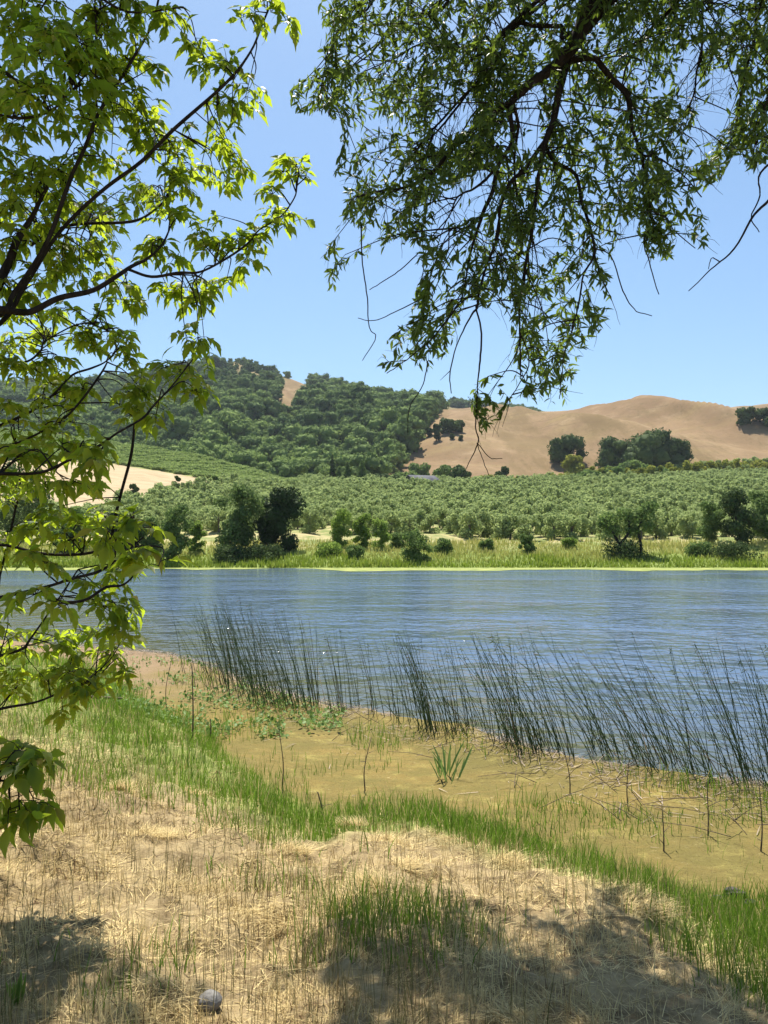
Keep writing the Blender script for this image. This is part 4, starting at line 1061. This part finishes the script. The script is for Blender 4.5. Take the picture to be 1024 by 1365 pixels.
LBLOB = [(25, 30, 45, 10, 3.0), (70, 70, 45, 12, 2.8), (40, 110, 45, 12, 2.7), (110, 110, 40, 10, 3.0), (100, 55, 30, 6, 3.1), (160, 60, 35, 8, 3.4), (150, 110, 35, 10, 3.3), (190, 90, 30, 7, 3.3), (135, 15, 18, 3, 3.2), (175, 12, 25, 5, 3.2), (215, 25, 20, 3, 3.1), (238, 30, 12, 2, 3.2),
 (262, 58, 20, 4, 3.4), (285, 92, 22, 5, 3.4), (302, 75, 14, 3, 3.4), (318, 120, 18, 4, 3.4), (278, 130, 20, 4, 3.4), (300, 150, 16, 3, 3.4), (355, 8, 20, 5, 3.3), (345, 35, 14, 3, 3.3), (376, 32, 12, 3, 3.3),
 (30, 170, 40, 8, 3.0), (80, 170, 40, 9, 3.2), (140, 160, 35, 9, 3.4), (195, 140, 20, 4, 3.4), (215, 190, 28, 6, 3.5), (190, 180, 16, 3, 3.4), (20, 230, 35, 8, 3.2), (60, 245, 45, 11, 3.3), (110, 215, 40, 10, 3.4), (50, 290, 30, 6, 3.7), (160, 270, 38, 11, 4.1), (130, 310, 38, 11, 4.1), (180, 255, 22, 5, 4.0), (100, 270, 30, 6, 3.8),
 (230, 215, 26, 7, 3.5), (270, 200, 26, 7, 3.6), (310, 215, 22, 6, 3.6), (285, 235, 24, 6, 3.6), (245, 255, 20, 6, 3.5), (215, 240, 24, 6, 3.5), (330, 230, 8, 2, 3.6), (250, 285, 10, 2, 3.5), (300, 288, 8, 1, 3.5),
 (378, 233, 14, 4, 3.2), (404, 235, 12, 4, 3.2), (360, 262, 12, 3, 3.2), (350, 280, 12, 3, 3.2), (335, 300, 14, 3, 3.2), (373, 300, 14, 3, 3.2), (388, 303, 7, 1, 3.2), (268, 318, 12, 3, 3.2), (285, 335, 13, 3, 3.2), (310, 322, 13, 3, 3.2), (330, 352, 10, 2, 3.2), (318, 335, 12, 2, 3.2),
 (255, 385, 18, 5, 3.5), (280, 395, 20, 5, 3.5), (235, 388, 12, 3, 3.5), (300, 375, 12, 3, 3.5), (265, 408, 12, 3, 3.5),
 (200, 330, 20, 4, 3.4), (210, 308, 22, 4, 3.4), (238, 345, 10, 2, 3.4), (30, 390, 38, 8, 3.3), (80, 360, 38, 10, 3.6), (120, 345, 34, 9, 3.6), (142, 370, 22, 6, 3.5), (60, 330, 32, 6, 3.4), (165, 388, 12, 3, 3.4), (170, 412, 8, 2, 3.4),
 (20, 440, 35, 9, 3.9), (60, 432, 34, 8, 4.0), (130, 440, 28, 9, 3.9), (155, 450, 26, 9, 3.9), (118, 425, 18, 5, 3.9), (172, 480, 16, 6, 3.8), (100, 450, 20, 4, 3.9),
 (250, 455, 10, 3, 3.2), (264, 465, 10, 3, 3.2), (275, 476, 7, 1, 3.2), (268, 520, 11, 3, 3.1), (245, 495, 16, 4, 3.1), (202, 515, 24, 7, 3.2), (180, 545, 16, 4, 3.2), (165, 520, 14, 3, 3.2), (207, 560, 9, 2, 3.1), (225, 490, 14, 3, 3.1),
 (30, 500, 38, 10, 3.6), (70, 490, 34, 8, 3.8), (100, 530, 28, 7, 3.7), (60, 540, 34, 9, 3.5), (20, 560, 34, 8, 3.4), (80, 570, 34, 7, 3.2), (115, 522, 10, 3, 3.5),
 (20, 600, 30, 6, 2.6), (52, 602, 28, 5, 2.6), (97, 602, 20, 4, 2.5), (128, 600, 16, 3, 2.4), (135, 625, 20, 3, 2.4), (100, 637, 18, 3, 2.5), (60, 650, 22, 4, 2.9), (75, 668, 12, 2, 2.8), (130, 652, 12, 2, 2.8), (15, 645, 20, 4, 3.2),
 (115, 690, 28, 7, 3.2), (90, 712, 28, 6, 3.0), (65, 722, 24, 5, 2.8), (140, 702, 28, 7, 3.0), (190, 705, 30, 6, 2.2), (182, 738, 18, 4, 2.3), (222, 748, 10, 1, 2.2), (50, 762, 16, 3, 2.4), (20, 720, 24, 4, 3.2), (35, 700, 14, 3, 3.2),
 (160, 765, 20, 6, 2.9), (140, 800, 24, 7, 2.9), (175, 815, 14, 4, 2.9), (155, 835, 18, 6, 2.8), (120, 780, 10, 3, 2.8), (40, 800, 12, 3, 2.3), (70, 803, 10, 2, 2.4), (60, 850, 22, 6, 3.0), (92, 850, 22, 6, 3.1), (110, 880, 28, 9, 3.1), (140, 885, 18, 6, 3.1), (60, 890, 22, 5, 3.0), (20, 895, 16, 4, 3.1), (85, 905, 18, 5, 2.9), (125, 920, 22, 6, 2.8), (106, 922, 13, 3, 2.8), (85, 945, 7, 2, 2.8), (160, 905, 10, 2, 2.9), (30, 860, 20, 4, 3.1),
 (20, 1005, 18, 3, 1.9), (45, 1022, 16, 3, 1.9), (20, 1062, 22, 4, 1.9), (40, 1082, 14, 3, 1.9), (0, 1040, 20, 3, 1.9),
 (8, 60, 30, 6, 3.3), (5, 140, 30, 6, 3.3), (8, 200, 30, 6, 3.5), (60, 20, 30, 5, 3.4), (120, 60, 30, 6, 3.5), (10, 280, 30, 6, 3.6), (8, 330, 26, 5, 3.6), (10, 420, 26, 5, 3.7), (8, 480, 26, 5, 3.6), (10, 660, 24, 5, 3.0), (8, 840, 22, 4, 3.0), (10, 910, 20, 4, 3.0), (40, 640, 20, 4, 2.9), (150, 860, 18, 4, 3.0), (60, 700, 24, 5, 2.9)]
# the crown goes on above and left; unseen clumps are added for shade
def over(x, y, z, r, n):
    a, b = to_px(np.array([x, y, z])); LBLOB.append((float(a), float(b), r * F / y, n, y))
for q in range(88):
    yy = rng.uniform(3.2, 4.1); over(rng.uniform(-3.2, -.6), yy, max(2.3 + .80 * yy, 5.5) + rng.uniform(.1, .9), .3, 11)  # clumps above the picture, put in to darken the upper boughs
for x_, y_, z_ in ((-1.45, 5.4, 7), (-1.3, 5.5, 7.1), (-1.62, 5.5, 7.0), (-1.0, 5.35, 6.8), (-1.75, 5.8, 7.0), (-1.55, 5.7, 6.9), (-1.18, 5.6, 7.0), (-1.5, 5.3, 6.9), (-1.35, 5.25, 6.8), (-.95, 5.3, 6.9), (-1.7, 5.3, 6.8)):  # unseen clumps set where they shadow the lower left bank
    over(x_, y_, z_, .27, 11)
for q in range(30):
    LBLOB.append((rng.uniform(-260, 170), rng.uniform(-330, -15), 50, 9, rng.uniform(2.7, 4.0)))
for q in range(46):
    LBLOB.append((rng.uniform(-320, -30), rng.uniform(0, 1000), 50, 8, rng.uniform(2.6, 4.2)))
allp = np.concatenate([np.column_stack([b[3:, :3], np.full(len(b) - 3, q), np.arange(3, len(b))]) for q, b in enumerate(boughs)])
bough_wood = [MB() for _ in boughs]; bough_leaf = [MB() for _ in boughs]
for q, S in enumerate(boughs):
    add_tube(bough_wood[q], S[:, :3] - LROOT, S[:, 3], 7)
for px, py, r, n, D in LBLOB:
    big = 1.0
    if 640 < py < 970 and D >= 2.8: D += .75; big = 1.12
    c = P(px, py, D); k = D / F
    dist = np.linalg.norm((allp[:, :3] - c) * np.array([1, .6, 1]), axis=1); a = allp[int(np.argmin(dist))]
    near = np.argsort(dist)[:14]
    n = max(1, int(round(n * (2.9 if py < 420 and px < 210 else 2.3 if py < 420 else 2.2))))
    tips = max(1, n // 4)
    for tq in range(tips):
        a = allp[near[int(rng.integers(len(near)) * rng.random())]]; q = int(a[3]); s = a[:3]
        e = c + np.array([rng.normal() * .45 * r * k, rng.normal() * r * k * .7, rng.normal() * .45 * r * k])
        m = (s + e) / 2 + np.array([0, 0, .03]) + rng.normal(size=3) * .02
        tw = spline([s, m, e], 5)
        add_tube(bough_wood[q], tw - LROOT, np.linspace(.0035, .0013, len(tw)), 4)
        for z in range(int(math.ceil(n / tips))):
            f_ = 1 - rng.random() ** 1.3 * .55 * min(1, r * k * 1.6 / max(np.linalg.norm(e - s), .01))
            if z == 0: f_ = 1.0
            b = tw[min(len(tw) - 1, int(f_ * (len(tw) - 1)))]
            dr = unit(e - s) * .5 + np.array([rng.normal(), rng.normal() * .8, .1 + .4 * rng.normal()])
            compound(bough_leaf[q], bough_wood[q], b - LROOT, dr, .059 * big * rng.uniform(.8, 1.15) * (.95 if D < 2.6 else 1))
for q in range(len(boughs)):
    b = bough_wood[q].build('branch', M['bark_dark'], lt, True)
    if bough_leaf[q].n: bough_leaf[q].build('foliage', M['boxelder_leaf'], b)

# ------------------------------------------------------------------ overhanging tree on the right (narrow leaves)
WL = [leaf_template([0, .18, .45, .75, 1], [0, .085, .115, .07, 0], fo, cu) for fo, cu in ((.3, .1), (.5, .3), (.2, .45))]
wt = thing('willow_tree', 'overhanging tree with narrow leaves and bare drooping twigs at the top right', 'tree', (4.6, 5.6, 0))
WROOT = np.array([4.6, 5.6, 0.])
gz = float(ground_z(4.6, 5.6))
mb = MB(); tp = spline([(0, 0, gz - .3), (-.05, 0, 1.6), (-.25, -.1, 3.4), (-.5, -.2, 5.4), (-.6, -.1, 7.6), (-.4, 0, 9)], 6)
add_tube(mb, tp, np.linspace(.26, .05, len(tp)), 12); mb.build('trunk', M['bark_dark'], wt, True)
def W3(lst, d0, d1): 
    D = np.linspace(d0, d1, len(lst)) * 1.07
    return np.array([np.append(P(a[0], a[1], D[q]), a[2] * .82 * D[q] / F / 2) for q, a in enumerate(lst)])
WB = [
 ('limb', W3([(850, -110, 32), (800, -45, 30), (785, 0, 28), (770, 45, 25), (735, 92, 19), (705, 118, 15), (683, 134, 12), (640, 165, 9), (600, 200, 7), (572, 228, 6), (540, 246, 5), (500, 252, 4), (470, 262, 3)], 4.6, 4.5)),
 ('', W3([(683, 134, 9), (682, 160, 8), (679, 190, 8), (660, 225, 7), (655, 262, 7), (640, 290, 6), (630, 330, 4), (622, 370, 3), (615, 410, 2)], 4.5, 4.4)),
 ('', W3([(684, 137, 6), (694, 170, 5), (694, 215, 4), (690, 260, 3)], 4.5, 4.7)),
 ('', W3([(640, 290, 4), (620, 301, 4), (600, 306, 3), (570, 315, 2)], 4.4, 4.3)),
 ('', W3([(668, 215, 5), (645, 232, 5), (625, 247, 4), (608, 268, 3), (596, 288, 2)], 4.5, 4.6)),
 ('limb', W3([(768, 52, 18), (752, 90, 15), (745, 130, 12), (735, 162, 11), (725, 190, 10), (718, 230, 7), (708, 270, 6), (706, 310, 6), (703, 350, 5), (695, 390, 4), (692, 440, 3), (694, 500, 2)], 4.6, 4.5)),
 ('', W3([(725, 190, 7), (705, 222, 7), (680, 250, 6), (670, 282, 6), (662, 312, 5), (650, 345, 4), (640, 380, 4), (635, 408, 4), (622, 428, 3), (612, 460, 2), (602, 495, 2), (606, 528, 1.5)], 4.6, 4.2)),
 ('', W3([(635, 408, 3), (640, 450, 3), (638, 480, 3), (636, 520, 2), (635, 570, 2), (634, 592, 2), (622, 628, 1.2)], 4.3, 4.1)),
 ('', W3([(635, 590, 1.6), (643, 605, 1.4), (650, 632, 1.2)], 4.1, 4.1)), ('', W3([(637, 592, 1.6), (650, 608, 1.4), (668, 613, 1.1)], 4.1, 4.15)),
 ('', W3([(728, 193, 7), (745, 214, 6), (765, 236, 6), (775, 272, 6), (785, 310, 5), (790, 345, 4), (782, 370, 3), (772, 400, 3), (765, 435, 2)], 4.6, 4.3)),
 ('limb', W3([(774, 48, 13), (795, 80, 10), (815, 105, 10), (830, 126, 10), (842, 170, 6), (850, 200, 5), (857, 236, 5), (865, 282, 5), (866, 300, 4), (860, 322, 3), (864, 352, 2), (872, 400, 1.6)], 4.6, 4.7)),
 ('', W3([(775, 28, 7), (745, 30, 7), (710, 30, 7), (690, 35, 8), (670, 46, 6), (652, 66, 5), (641, 100, 5), (622, 120, 4), (596, 150, 4), (570, 180, 3), (540, 210, 2)], 4.6, 5.0)),
 ('', W3([(684, 38, 6), (678, 62, 6), (663, 86, 5), (638, 110, 4), (600, 150, 4), (578, 176, 3), (555, 200, 2)], 4.7, 4.9)),
 ('', W3([(655, 60, 5), (620, 66, 4), (590, 65, 4), (560, 58, 3), (520, 75, 2), (480, 90, 2)], 4.7, 5.2)),
 ('', W3([(620, -60, 8), (600, 0, 6), (560, 20, 5), (530, 30, 4), (500, 70, 3), (460, 90, 2), (420, 105, 2)], 5.2, 5.0)),
 ('', W3([(520, -70, 6), (500, 0, 4), (470, 30, 3), (445, 60, 2), (425, 130, 1.6)], 5.2, 4.8)),
 ('', W3([(740, 90, 6), (700, 110, 5), (670, 128, 4), (640, 150, 3), (615, 180, 2.5), (585, 230, 2)], 4.8, 5.0)),
 ('', W3([(920, -40, 9), (905, 0, 8), (885, 20, 7), (865, 45, 6), (845, 70, 4), (835, 100, 3), (828, 150, 2)], 4.8, 5.2)),
 ('', W3([(940, -50, 6), (940, 0, 5), (941, 70, 4), (930, 96, 3), (925, 132, 3), (905, 156, 2), (888, 182, 2), (870, 215, 2)], 4.9, 5.1)),
 ('', W3([(1060, -60, 9), (1020, 0, 7), (1005, 60, 5), (990, 120, 4), (985, 170, 3), (975, 205, 2)], 4.8, 4.9)),
 ('', W3([(1090, 20, 8), (1060, 60, 6), (1030, 110, 5), (1012, 160, 3), (1005, 195, 2)], 4.4, 4.6)),
 ('', W3([(1120, 180, 7), (1070, 215, 6), (1024, 262, 5), (1004, 286, 4), (980, 330, 3), (950, 362, 2), (921, 390, 1.5)], 4.2, 4.0)),
 ('', W3([(1070, 190, 4), (1024, 220, 4), (1013, 236, 3), (1010, 262, 2.5), (1004, 290, 2), (1008, 309, 1.4)], 4.2, 4.2)),
 ('', W3([(960, 350, 2), (946, 346, 1.5), (944, 362, 1.2)], 4.05, 4.0)),
 ('', W3([(790, 330, 2.5), (812, 345, 2), (830, 390, 2), (848, 414, 1.6), (872, 426, 1.3)], 4.4, 4.3)),
 ('', W3([(482, 300, 2.5), (483, 350, 2), (487, 392, 2), (492, 440, 1.6), (498, 448, 1.5), (482, 480, 1.2)], 4.5, 4.4)),
 ('', W3([(560, 335, 2), (535, 358, 1.8), (515, 376, 1.6), (488, 386, 1.3)], 4.4, 4.5)),
 ('', W3([(560, 400, 2), (530, 418, 1.6), (495, 428, 1.4), (468, 425, 1.2)], 4.4, 4.4)),
 ('', W3([(615, 400, 3), (590, 430, 2.5), (565, 460, 2), (540, 480, 1.6), (515, 492, 1.4)], 4.4, 4.2)),
 ('', W3([(692, 440, 2.5), (700, 480, 2), (690, 510, 1.6), (668, 540, 1.4)], 4.5, 4.4)),
 ('', W3([(765, 435, 2.5), (752, 470, 2), (750, 505, 1.6), (746, 530, 1.4)], 4.3, 4.3)),
 ('', W3([(570, 480, 2), (562, 510, 1.6), (548, 540, 1.4), (545, 575, 1)], 4.3, 4.3)),
 ('', W3([(865, 285, 3), (885, 290, 2), (905, 305, 2), (925, 330, 1.5)], 4.7, 4.6)),
 ('', W3([(850, 205, 3), (880, 215, 3), (910, 235, 2), (935, 265, 2)], 4.7, 4.5)),
]
MASK = [(430, -400), (425, 0), (418, 20), (440, 50), (408, 70), (400, 95), (384, 125), (380, 152), (405, 152), (430, 150), (455, 170), (452, 195), (440, 235), (455, 250), (460, 275), (432, 310), (425, 345), (438, 388), (450, 395), (460, 360), (480, 345), (512, 342), (520, 320), (545, 330), (562, 362), (548, 400), (525, 440), (498, 490), (512, 502), (545, 482), (560, 500), (600, 482), (606, 450), (625, 400), (650, 415), (672, 430), (680, 470), (640, 500), (622, 530), (640, 585), (668, 560), (690, 530), (752, 542), (768, 500), (790, 452), (820, 425), (818, 345), (840, 300), (870, 352), (900, 345), (905, 310), (942, 350), (955, 300), (922, 262), (962, 240), (970, 222), (985, 200), (1000, 230), (1030, 215), (1500, 300), (1500, -400)]
HOLES = [[(575, 268), (640, 228), (662, 240), (640, 285), (600, 300), (580, 290)], [(690, 120), (720, 110), (715, 170), (700, 200), (688, 190)], [(905, 70), (935, 66), (930, 150), (905, 140)], [(948, 92), (985, 100), (960, 170), (935, 210), (920, 190), (935, 130)], [(700, 320), (740, 310), (745, 340), (705, 345)],
         [(590, 130), (640, 140), (620, 175), (585, 195), (570, 190)], [(655, 400), (672, 410), (672, 460), (640, 470)], [(820, 290), (850, 290), (850, 330), (820, 340)], [(700, 395), (730, 400), (720, 425), (700, 425)]]
def leaf_ok(p):
    a, b = to_px(p)
    ok = in_poly(a, b, MASK)
    for h in HOLES: ok &= ~(in_poly(a, b, h) & (rng.random(np.shape(a)) < .85))
    return ok
limb_mb, twig_mb, leaf_mb = [], MB(), MB()
root = np.array([WROOT[0] - .55, WROOT[1] - .15, 6.2, .12])
main = np.vstack([root, [3.4, 5.5, 7.3, .10], [2.4, 5.2, 7.5, .085], WB[0][1][1:]])
bare_ix = {7, 8, 9, 22, 23, 24, 25, 26, 27, 28}
curves = []
for q, (kind, Q) in enumerate(WB):
    if q == 0: Q = main
    elif Q[0, 2] > 5.6 or q in (18, 19, 20, 21, 22, 23):             # joins the crown above the picture
        up = np.array([WROOT[0] - .55, WROOT[1] - .2, Q[0, 2] + 1.7, .04])
        if q in (22, 23): up[3] = .022
        if q in (15, 16): up = np.array([2.0, 5.2, 7.0, .045])
        m = (up + Q[0]) / 2; m[2] += .6; Q = np.vstack([up, m, Q])
    Q = Q.copy(); Q[1:, :3] += rng.normal(size=(len(Q) - 1, 3)) * .012
    S = spline(Q, 5); S[:, :3] += np.cumsum(rng.normal(size=(len(S), 3)) * .0018, axis=0); S[:, 3] = np.maximum(S[:, 3], .0016)
    b = MB(); add_tube(b, S[:, :3] - WROOT, S[:, 3], 8); limb_mb.append(b); curves.append(S)
# off-picture boughs of the same crown
for q in range(12):
    a = rng.uniform(-1, 2.6); s = np.array([4.05, 5.4, rng.uniform(5, 8)])
    e = s + np.array([math.cos(a) * 2.6, math.sin(a) * 2.4, rng.uniform(-.6, 1.2)])
    if e[0] < 2.6: e[2] += 2.0
    S = spline(np.vstack([np.append(s, .05), np.append((s + e) / 2 + [0, 0, .5], .03), np.append(e, .012)]), 6)
    sa, sb = to_px(S[:, :3])
    if ((sa < 1040) & (sb > -15)).any(): continue
    b = MB(); add_tube(b, S[:, :3] - WROOT, S[:, 3], 7); limb_mb.append(b); curves.append(S)

leaf_b, leaf_d, leaf_q = [], [], []
def grow(start, d, L, r0, q, depth, test=False):
    """a drooping twig with alternate leaves, forking once or twice"""
    n = max(4, int(L / .04)); pts = [start]; dd = unit(d)
    for k in range(n):
        dd = unit(dd + rng.normal(size=3) * .13 + np.array([0, 0, -.055 - .05 * depth]))
        pts.append(pts[-1] + dd * L / n)
    pts = np.array(pts)
    a, b = to_px(pts)
    inm = in_poly(a, b, MASK)
    if not inm.all():
        stop = int(np.argmin(inm))
        stop = min(len(pts), stop + (int(rng.integers(0, 4)) if rng.random() < .25 else 0))
        if stop < 3: return False
        pts = pts[:stop]
    add_tube(limb_mb[q], pts - WROOT, np.linspace(r0, r0 * .4, len(pts)), 4)
    bare = rng.random() < .2
    nl = int(L / .02)
    for k in range(nl if not bare else 0):
        f_ = rng.uniform(.12, 1); i_ = min(len(pts) - 2, int(f_ * (len(pts) - 1)))
        t = unit(pts[i_ + 1] - pts[i_])
        leaf_b.append(pts[i_] + (pts[i_ + 1] - pts[i_]) * rng.random()); leaf_d.append(t * .7 + rng.normal(size=3) * .7 + np.array([0, 0, -.12])); leaf_q.append(q)
    if depth < 2:
        for k in range(int(rng.integers(1, 4))):
            i_ = int(rng.integers(1, len(pts)))
            t = unit(pts[min(i_ + 1, len(pts) - 1)] - pts[i_ - 1])
            grow(pts[i_], t + rng.normal(size=3) * .6, L * rng.uniform(.45, .8), r0 * .7, q, depth + 1)
    return True
for q, S in enumerate(curves):
    if q in bare_ix:
        if q == 7:
            for k in range(9):
                i_ = int(rng.integers(len(S) // 2, len(S) - 8)); grow(S[i_, :3], rng.normal(size=3) * .6 + [0.3, 0, -.5], .22, .002, q, 1)
        continue
    seg = np.linalg.norm(np.diff(S[:, :3], axis=0), axis=1).sum()
    n = int(seg * (6.5 if q < len(WB) else 7)) 
    for k in range(n):
        f_ = rng.random() ** .8 * .95 + .05; i_ = min(len(S) - 2, int(f_ * (len(S) - 1)))
        if S[i_, 3] > .05: continue
        t = unit(S[i_ + 1, :3] - S[i_, :3])
        grow(S[i_, :3], t * .5 + rng.normal(size=3) * .65 + np.array([0, 0, -.25]), rng.uniform(.16, .42), .0028, q, 0 if rng.random() < .55 else 1)
# long slender side shoots that carry leaf sprays out into the crown
cat = np.concatenate([np.column_stack([S[:, :4], np.full(len(S), q)]) for q, S in enumerate(curves) if q not in bare_ix])
cat = cat[(cat[:, 3] > .0021) & (in_poly(*to_px(cat[:, :3]), MASK))]
done = 0; tries = 0
while done < 600 and tries < 40000:
    tries += 1
    a, b_ = rng.uniform(380, 1040), rng.uniform(-60, 575)
    if done > 310: a, b_ = rng.uniform(430, 1420), rng.uniform(-420, -15)  # unseen shoots above the picture, added to thicken the shadow on the bank
    if not in_poly(a, b_, MASK): continue
    if any(in_poly(a, b_, h) for h in HOLES): continue
    c = P(a, b_, rng.uniform(4.5, 5.6))
    up = cat[:, 2] - c[2]
    dist = np.linalg.norm(cat[:, :3] - c, axis=1) + np.where(up < -.1, 1.0, 0) + np.where(cat[:, 3] > .05, .4, 0)
    r_ = cat[np.argsort(dist)[:30][int(rng.integers(30))]]; st, q = r_[:3], int(r_[4])
    if np.linalg.norm(st - c) > .85 or np.linalg.norm(st - c) < .12: continue
    if not in_poly(*to_px((st + c) / 2), MASK): continue
    m = (st + c) / 2 + np.array([0, 0, .06 * np.linalg.norm(st - c)]) + rng.normal(size=3) * .025
    tw = spline([st, m, c], 6)
    t = unit(tw[-1] - tw[-3])
    if not grow(c, t + rng.normal(size=3) * .4, rng.uniform(.16, .36), .0022, q, 1): continue
    grow(tw[-3], t + rng.normal(size=3) * .5, rng.uniform(.16, .36), .0022, q, 1)
    add_tube(limb_mb[q], tw - WROOT, np.linspace(.005, .0022, len(tw)), 5)
    done += 1
leaf_b, leaf_d, leaf_q = np.array(leaf_b), np.array(leaf_d), np.array(leaf_q)
k = leaf_ok(leaf_b) & leaf_ok(leaf_b + unit(leaf_d) * .06)
leaf_b, leaf_d, leaf_q = leaf_b[k], leaf_d[k], leaf_q[k]
print('willow leaves', len(leaf_b))
for q in range(len(limb_mb)):
    b = limb_mb[q].build('branch', M['bark_dark'], wt, True)
    s = np.nonzero(leaf_q == q)[0]
    if len(s):
        mb = MB()
        for v_ in range(3):
            ss = s[v_::3]
            if len(ss): add_leaves(mb, WL[v_], leaf_b[ss] - WROOT, leaf_d[ss], np.array([0, -.2, 1.0]) + rng.normal(size=(len(ss), 3)) * .9, rng.uniform(.046, .076, len(ss)), rng.random(len(ss)), rng.uniform(1.0, 1.5, len(ss)))
        mb.build('foliage', M['willow_leaf'], b)

# ------------------------------------------------------------------ light, sky, camera
w = bpy.data.worlds.new('World'); bpy.context.scene.world = w; w.use_nodes = True
nt = w.node_tree; bg = nt.nodes['Background']
sky = nt.nodes.new('ShaderNodeTexSky'); sky.sky_type = 'NISHITA'; sky.sun_disc = False
sky.sun_elevation = SUN_EL; sky.sun_rotation = SUN_AZ
sky.air_density = 1.0; sky.dust_density = 1.2; sky.ozone_density = 2.0; sky.altitude = 100
hue = nt.nodes.new('ShaderNodeMix'); hue.data_type = 'RGBA'; hue.blend_type = 'MULTIPLY'; hue.inputs[0].default_value = 1
nt.links.new(sky.outputs[0], hue.inputs[6]); hue.inputs[7].default_value = (.87, 1.04, 1.1, 1)
nt.links.new(hue.outputs[2], bg.inputs['Color']); bg.inputs['Strength'].default_value = .079
if HAZE > 0:
    hb = [(x_, y_, z_) for z_ in (-3, 300) for y_ in (-310, 2000) for x_ in (-1900, 1900)]
    m, nt2, out = new_mat('haze'); v_ = nt2.nodes.new('ShaderNodeVolumePrincipled')
    v_.inputs['Density'].default_value = HAZE; v_.inputs['Color'].default_value = (.80, .88, 1, 1); v_.inputs['Anisotropy'].default_value = .1
    nt2.links.new(v_.outputs[0], out.inputs['Volume'])
    o = mesh_obj('haze', hb, [[(0, 2, 3, 1), (4, 5, 7, 6), (0, 1, 5, 4), (2, 6, 7, 3), (0, 4, 6, 2), (1, 3, 7, 5)]], m); tag(o, 'thin summer haze in the air over the valley', 'haze', kind='stuff')
sun = bpy.data.lights.new('sun', 'SUN'); sun.energy = 4.9; sun.angle = math.radians(.53); sun.color = (1, .95, .87)
so = bpy.data.objects.new('sun', sun); C.objects.link(so)
so.rotation_euler = (math.pi / 2 - SUN_EL, 0, math.pi - SUN_AZ)
from mathutils import Vector
sd = Vector((math.sin(SUN_AZ) * math.cos(SUN_EL), math.cos(SUN_AZ) * math.cos(SUN_EL), math.sin(SUN_EL)))
so.rotation_euler = sd.to_track_quat('Z', 'Y').to_euler()

cam = bpy.data.cameras.new('camera'); co = bpy.data.objects.new('camera', cam); C.objects.link(co)
co.location = (0, 0, H); co.rotation_euler = (math.pi / 2 + PITCH, 0, 0)
cam.sensor_width = 36; cam.sensor_fit = 'AUTO'; cam.lens = 36 * F / 1365; cam.clip_end = 20000; cam.clip_start = .05
sc = bpy.context.scene; sc.camera = co
sc.view_settings.view_transform = 'Standard'; sc.view_settings.look = 'None'; sc.view_settings.gamma = 1; sc.view_settings.exposure = .95
sc.render.resolution_x, sc.render.resolution_y = 768, 1024
sc.cycles.max_bounces = 6; sc.cycles.diffuse_bounces = 3; sc.cycles.transmission_bounces = 4
